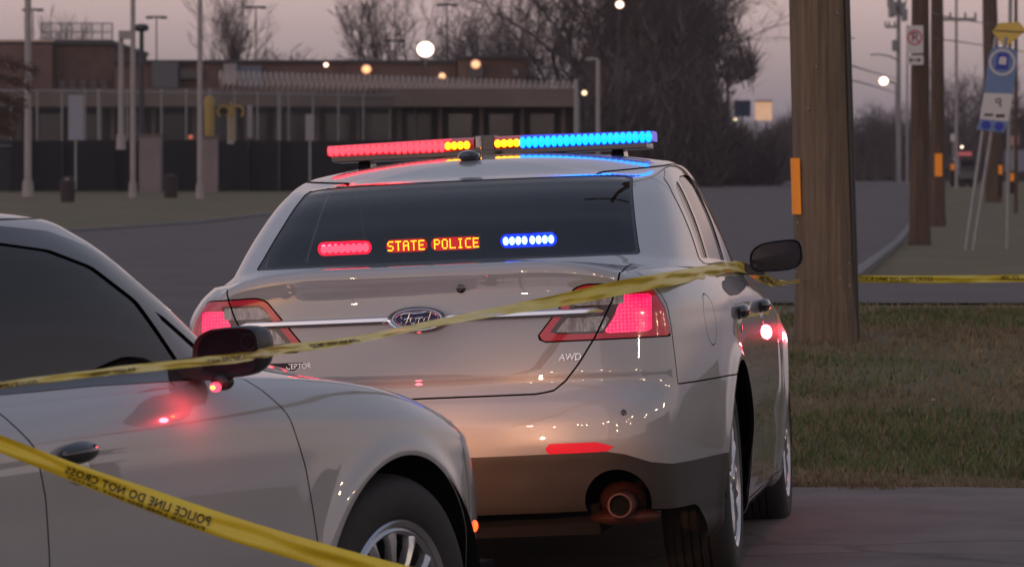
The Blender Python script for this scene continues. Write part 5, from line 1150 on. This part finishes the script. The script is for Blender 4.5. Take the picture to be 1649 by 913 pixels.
def small_car(r, d, px, m, L_=4.4):
    q = MB(); P = [(-2.2, .25), (-2.2, .75), (-1.5, .95), (-.9, 1.42), (.6, 1.42), (1.3, .95), (2.15, .8), (2.2, .25)]; q.prism(P, -.85, .85); o = q.build('body', m, r, False, .06)
    q = MB(); q.prism([(-1.3, .98), (-.85, 1.34), (.55, 1.34), (1.1, .98)], -.87, .87); q.build('windows', M['win'], r)
    for x in (-1.35, 1.35):
        for y in (-.8, .8): q = MB(); q.lathe([(.01, -.1), (.32, -.1), (.32, .1), (.01, .1)], 16, 'X'); w_ = q.build('wheel', M['rubber'], r); w_.location = (x, y, .32); w_.rotation_euler = (0, 0, rad(90))
small_car(r, 240, 1085, mat('dark_car_paint', (.03, .03, .035), .3, coat=1))
r = root_at('parked_van', 1560, 200, 'dark van with a red roof sign parked by the far kerb', 'van'); boxpx('body', bpy.data.materials['dark_car_paint'], r, 1545, 1572, 254, 288, 200, 3); boxpx('window', M['win'], r, 1548, 1569, 258, 267, 199.9, .1); boxpx('roof_sign', mat('red_roof_sign', (.5, .12, .14), .6, emis=(1, .2, .2), es=.15), r, 1541, 1565, 245, 251, 199.6, .5)
for k, px in enumerate((1550, 1567)): q = MB(); q.lathe([(.01, -.1), (.30, -.1), (.30, .1), (.01, .1)], 16, 'Z'); w_ = q.build('wheel', M['rubber'], r); w_.location = (at(px, 200) - r.location.x, .2, .3); w_.rotation_euler = (rad(90), 0, 0)
# distant utility poles with crossarms
def xpole(px, d, y0, y1, wpx, arms, label, m=None, lean=0):
    r = root_at('utility_pole', px, d, label, 'utility pole', 'distant utility poles'); r['group'] = 'distant utility poles'; rr = wpx / 2 / FPX * d; zt = zrow(y0, d) - r.location.z
    q = MB(); q.tube((0, 0, -.3), (lean, 0, zt), rr, rr * .75, 8); q.build('shaft', m or M['woodd'], r, True)
    for py, w0, w1 in arms:
        z = zrow(py, d) - r.location.z; q = MB(); q.box(((w0 + w1) / 2 / FPX * d, -.1, z), ((w1 - w0) / FPX * d, .12, .14)); q.build('crossarm', m or M['woodd'], r)
        for t in (0.03, .3, .7, .97): q = MB(); q.tube(((w0 + (w1 - w0) * t) / FPX * d, -.1, z + .05), ((w0 + (w1 - w0) * t) / FPX * d, -.1, z + .30), .05, .03, 6); q.build('insulator', M['roofm'], r)
    return r
xpole(1172, 280, 118, 300, 7, [(125, -22, 26), (150, -3, 12)], 'distant dark utility pole with a crossarm left of the lit shop sign')
r = xpole(1447, 230, -60, 300, 8, [(8, -18, 12), (24, -10, 14), (44, -22, 0)], 'slender pale pole crowded with equipment left of the no parking pole', M['greypaint'])
for dx, py in ((-14, 4), (-8, 12), (-12, 20), (9, 26), (6, 14), (-6, 74)): q = MB(); q.lathe([(.01, -.3), (.16, -.3), (.17, .25), (.01, .32)], 12, 'Z', (dx / FPX * 230, -.2, zrow(py, 230) - r.location.z)); q.build('transformer', M['steel'], r, True)
q = MB(); P = [Vector((t / FPX * 230, -.1, zrow(y, 230) - r.location.z)) for t, y in ((0, 98), (-15, 91), (-32, 88), (-46, 89))]; q.path(P, .04, 6); q.build('lamp_arm', M['steel'], r, True)
xpole(1461, 260, 40, 300, 4, [], 'thin pole tucked behind the no parking pole', M['greypaint']); xpole(1540, 180, -30, 290, 5.5, [(32, -28, 32)], 'thin pale pole with one crossarm right of the orange striped pole', M['greypaint']); xpole(1636, 120, -60, 320, 7, [], 'pole at the right edge behind the yellow diamond', M['woodd'])
lamp(1423, 131, 200, 8, (1.0, .83, .70), 5, 'bright warm street lamp on a long arm right of the thick pole', name='street_lamp'); q = MB()
al_ = bpy.data.objects[[o.name for o in bpy.data.objects if o.get('label', '').startswith('bright warm street lamp on a long')][0]]
q.path([Vector((0, .3, .25)), Vector((-.3, .3, .45)), Vector((-.7, .3, 1.0))][:0] + [Vector((.0, .4, .2)), Vector((.25, .4, .0)), Vector((.6, .4, -.1)), Vector((.72, .4, -6.5))], .05, 6); q.build('arm', M['steel'], al_, True)
def wire(name, pts, r, label):
    P = catmull_uniform([at(*p) for p in [(a, c, b) for a, b, c in pts]], 30); q = MB(); q.path([tuple(p) for p in P], r, 4); o = q.build(name, M['roofm'], None); tag(o, label, 'power line', 'overhead wires'); return o
wire('overhead_wire', [(1340, 96, 60), (1400, 115, 120), (1447, 128, 230)], .018, 'power line sagging past the lit street lamp'); wire('overhead_wire', [(1340, 124, 60), (1400, 137, 120), (1447, 152, 230)], .018, 'lower power line running under the lit street lamp')
wire('overhead_wire', [(1500, 22, 95), (1560, 34, 120), (1649, 48, 150)], .018, 'power line from the striped pole to the right'); wire('overhead_wire', [(1500, 62, 95), (1560, 70, 120), (1649, 84, 150)], .018, 'lower power line from the striped pole to the right'); wire('overhead_wire', [(1375, 62, 60), (1300, 62, 120), (1200, 61, 240)], .012, 'faint power line crossing the sky beside the thick pole')
# far right small signs and marker posts
def smallsign(px, d, x0, x1, y0, y1, m, label, base):
    r = root_at('road_sign', px, d, label, 'sign'); boxpx('plate', m, r, x0, x1, y0, y1, d, .05); boxpx('post', M['steel'], r, px - 1, px + 1, y1, base, d + .1, .05); return r
smallsign(1535, 190, 1531, 1540, 216, 228, WHT, 'tiny white and red sign beyond the orange striped pole', 298)
r = smallsign(1632, 130, 1624, 1641, 219, 234, mat('pale_red_sign', (.40, .22, .22), .6), 'small red and white sign right of the bus stop posts', 300)
r = root_at('shop_board', 1638, 190, 'white lettered notice board at the right edge', 'sign board'); boxpx('board', mat('pale_board', (.20, .20, .24), .7), r, 1618, 1668, 242, 276, 190, .1)
for k, t in enumerate(('OPEN 24', 'DELI GAS')): pass
for px, y0, y1, base, d, lb_ in ((1611, 266, 281, 318, 120, 'marker post with an orange band beside the pole behind the bus stop sign'), (1630, 279, 292, 312, 110, 'short dark marker post with an orange band at far right'), (1534, 264, 274, 300, 170, 'small orange banded marker beyond the striped pole')):
    r = root_at('marker_post', px, d, lb_, 'marker post', 'orange banded marker posts'); boxpx('post', M['dark'], r, px - 3.5, px + 3.5, y0 - 4, base, d, .12); boxpx('orange_band', M['orange'], r, px - 3, px + 3, y0, y1, d - .02, .02)
# flank of stacked plates on the near driveway kerb, far hedge
# ------------------------------------------------------------------ unseen lot lamps, added out of frame to give small glints in the paint
for k, (x, y, h) in enumerate([(-14, -22, 7.5), (-5, -34, 8), (6, -28, 7), (15, -20, 7.5), (24, -8, 8), (11, -45, 9), (-24, -12, 8), (30, 6, 8), (20, -38, 9), (-2, -60, 9), (34, -22, 9), (16, 2, 6.5),
                              (26, 14, 7), (44, 0, 9), (40, 20, 8), (22, -22, 6), (50, -30, 9), (12, -12, 6), (36, -45, 9), (9, -22, 6)]):
    r = empty('lot_lamp', (x, y, float(gz(x, y)))); tag(r, 'parking lot lamp post behind the viewpoint', 'lamp post', 'parking lot lamps behind the viewpoint')
    q = MB(); q.tube((0, 0, 0), (0, 0, h), .08, .05, 8); q.build('shaft', M['steel'], r); q = MB(); q.ball((0, 0, 0), (.30, .30, .12), 12, 6); o = q.build('lit_head', bpy.data.materials.get('lot_lamp_glass') or emit('lot_lamp_glass', (1.0, .74, .46), 160), r, True); o.location = (0, 0, h)

for nm, x, y, w_, dp, h, lb in (('shop_building', 85, -5, 20, 90, 6.5, 'dark shop building to the right of the viewpoint'),):  # unseen block, added only as a dark reflection for the car sides
    r = empty(nm, (x, y, -.2)); tag(r, lb, 'building'); q = MB(); q.box((0, 0, h / 2), (w_, dp, h)); q.build('wall', M['brick'], r); q = MB(); q.box((0, 0, h + .2), (w_ + .6, dp + .6, .4)); q.build('roof', M['roofm'], r)

# ------------------------------------------------------------------ evening air over the whole place
hz_m = bpy.data.materials.new('evening_haze'); hz_m.use_nodes = True; n_ = hz_m.node_tree.nodes; n_.clear(); ho = n_.new("ShaderNodeOutputMaterial"); pv = n_.new("ShaderNodeVolumePrincipled")
pv.inputs['Color'].default_value = (.93, .86, .86, 1); pv.inputs['Density'].default_value = HAZE; pv.inputs['Anisotropy'].default_value = .3; hz_m.node_tree.links.new(pv.outputs[0], ho.inputs['Volume'])
if HAZE > 0:
    q = MB(); q.box((0, 1450, 19.0), (3040, 3140, 43.0)); tag(q.build('haze', hz_m), kind='stuff')
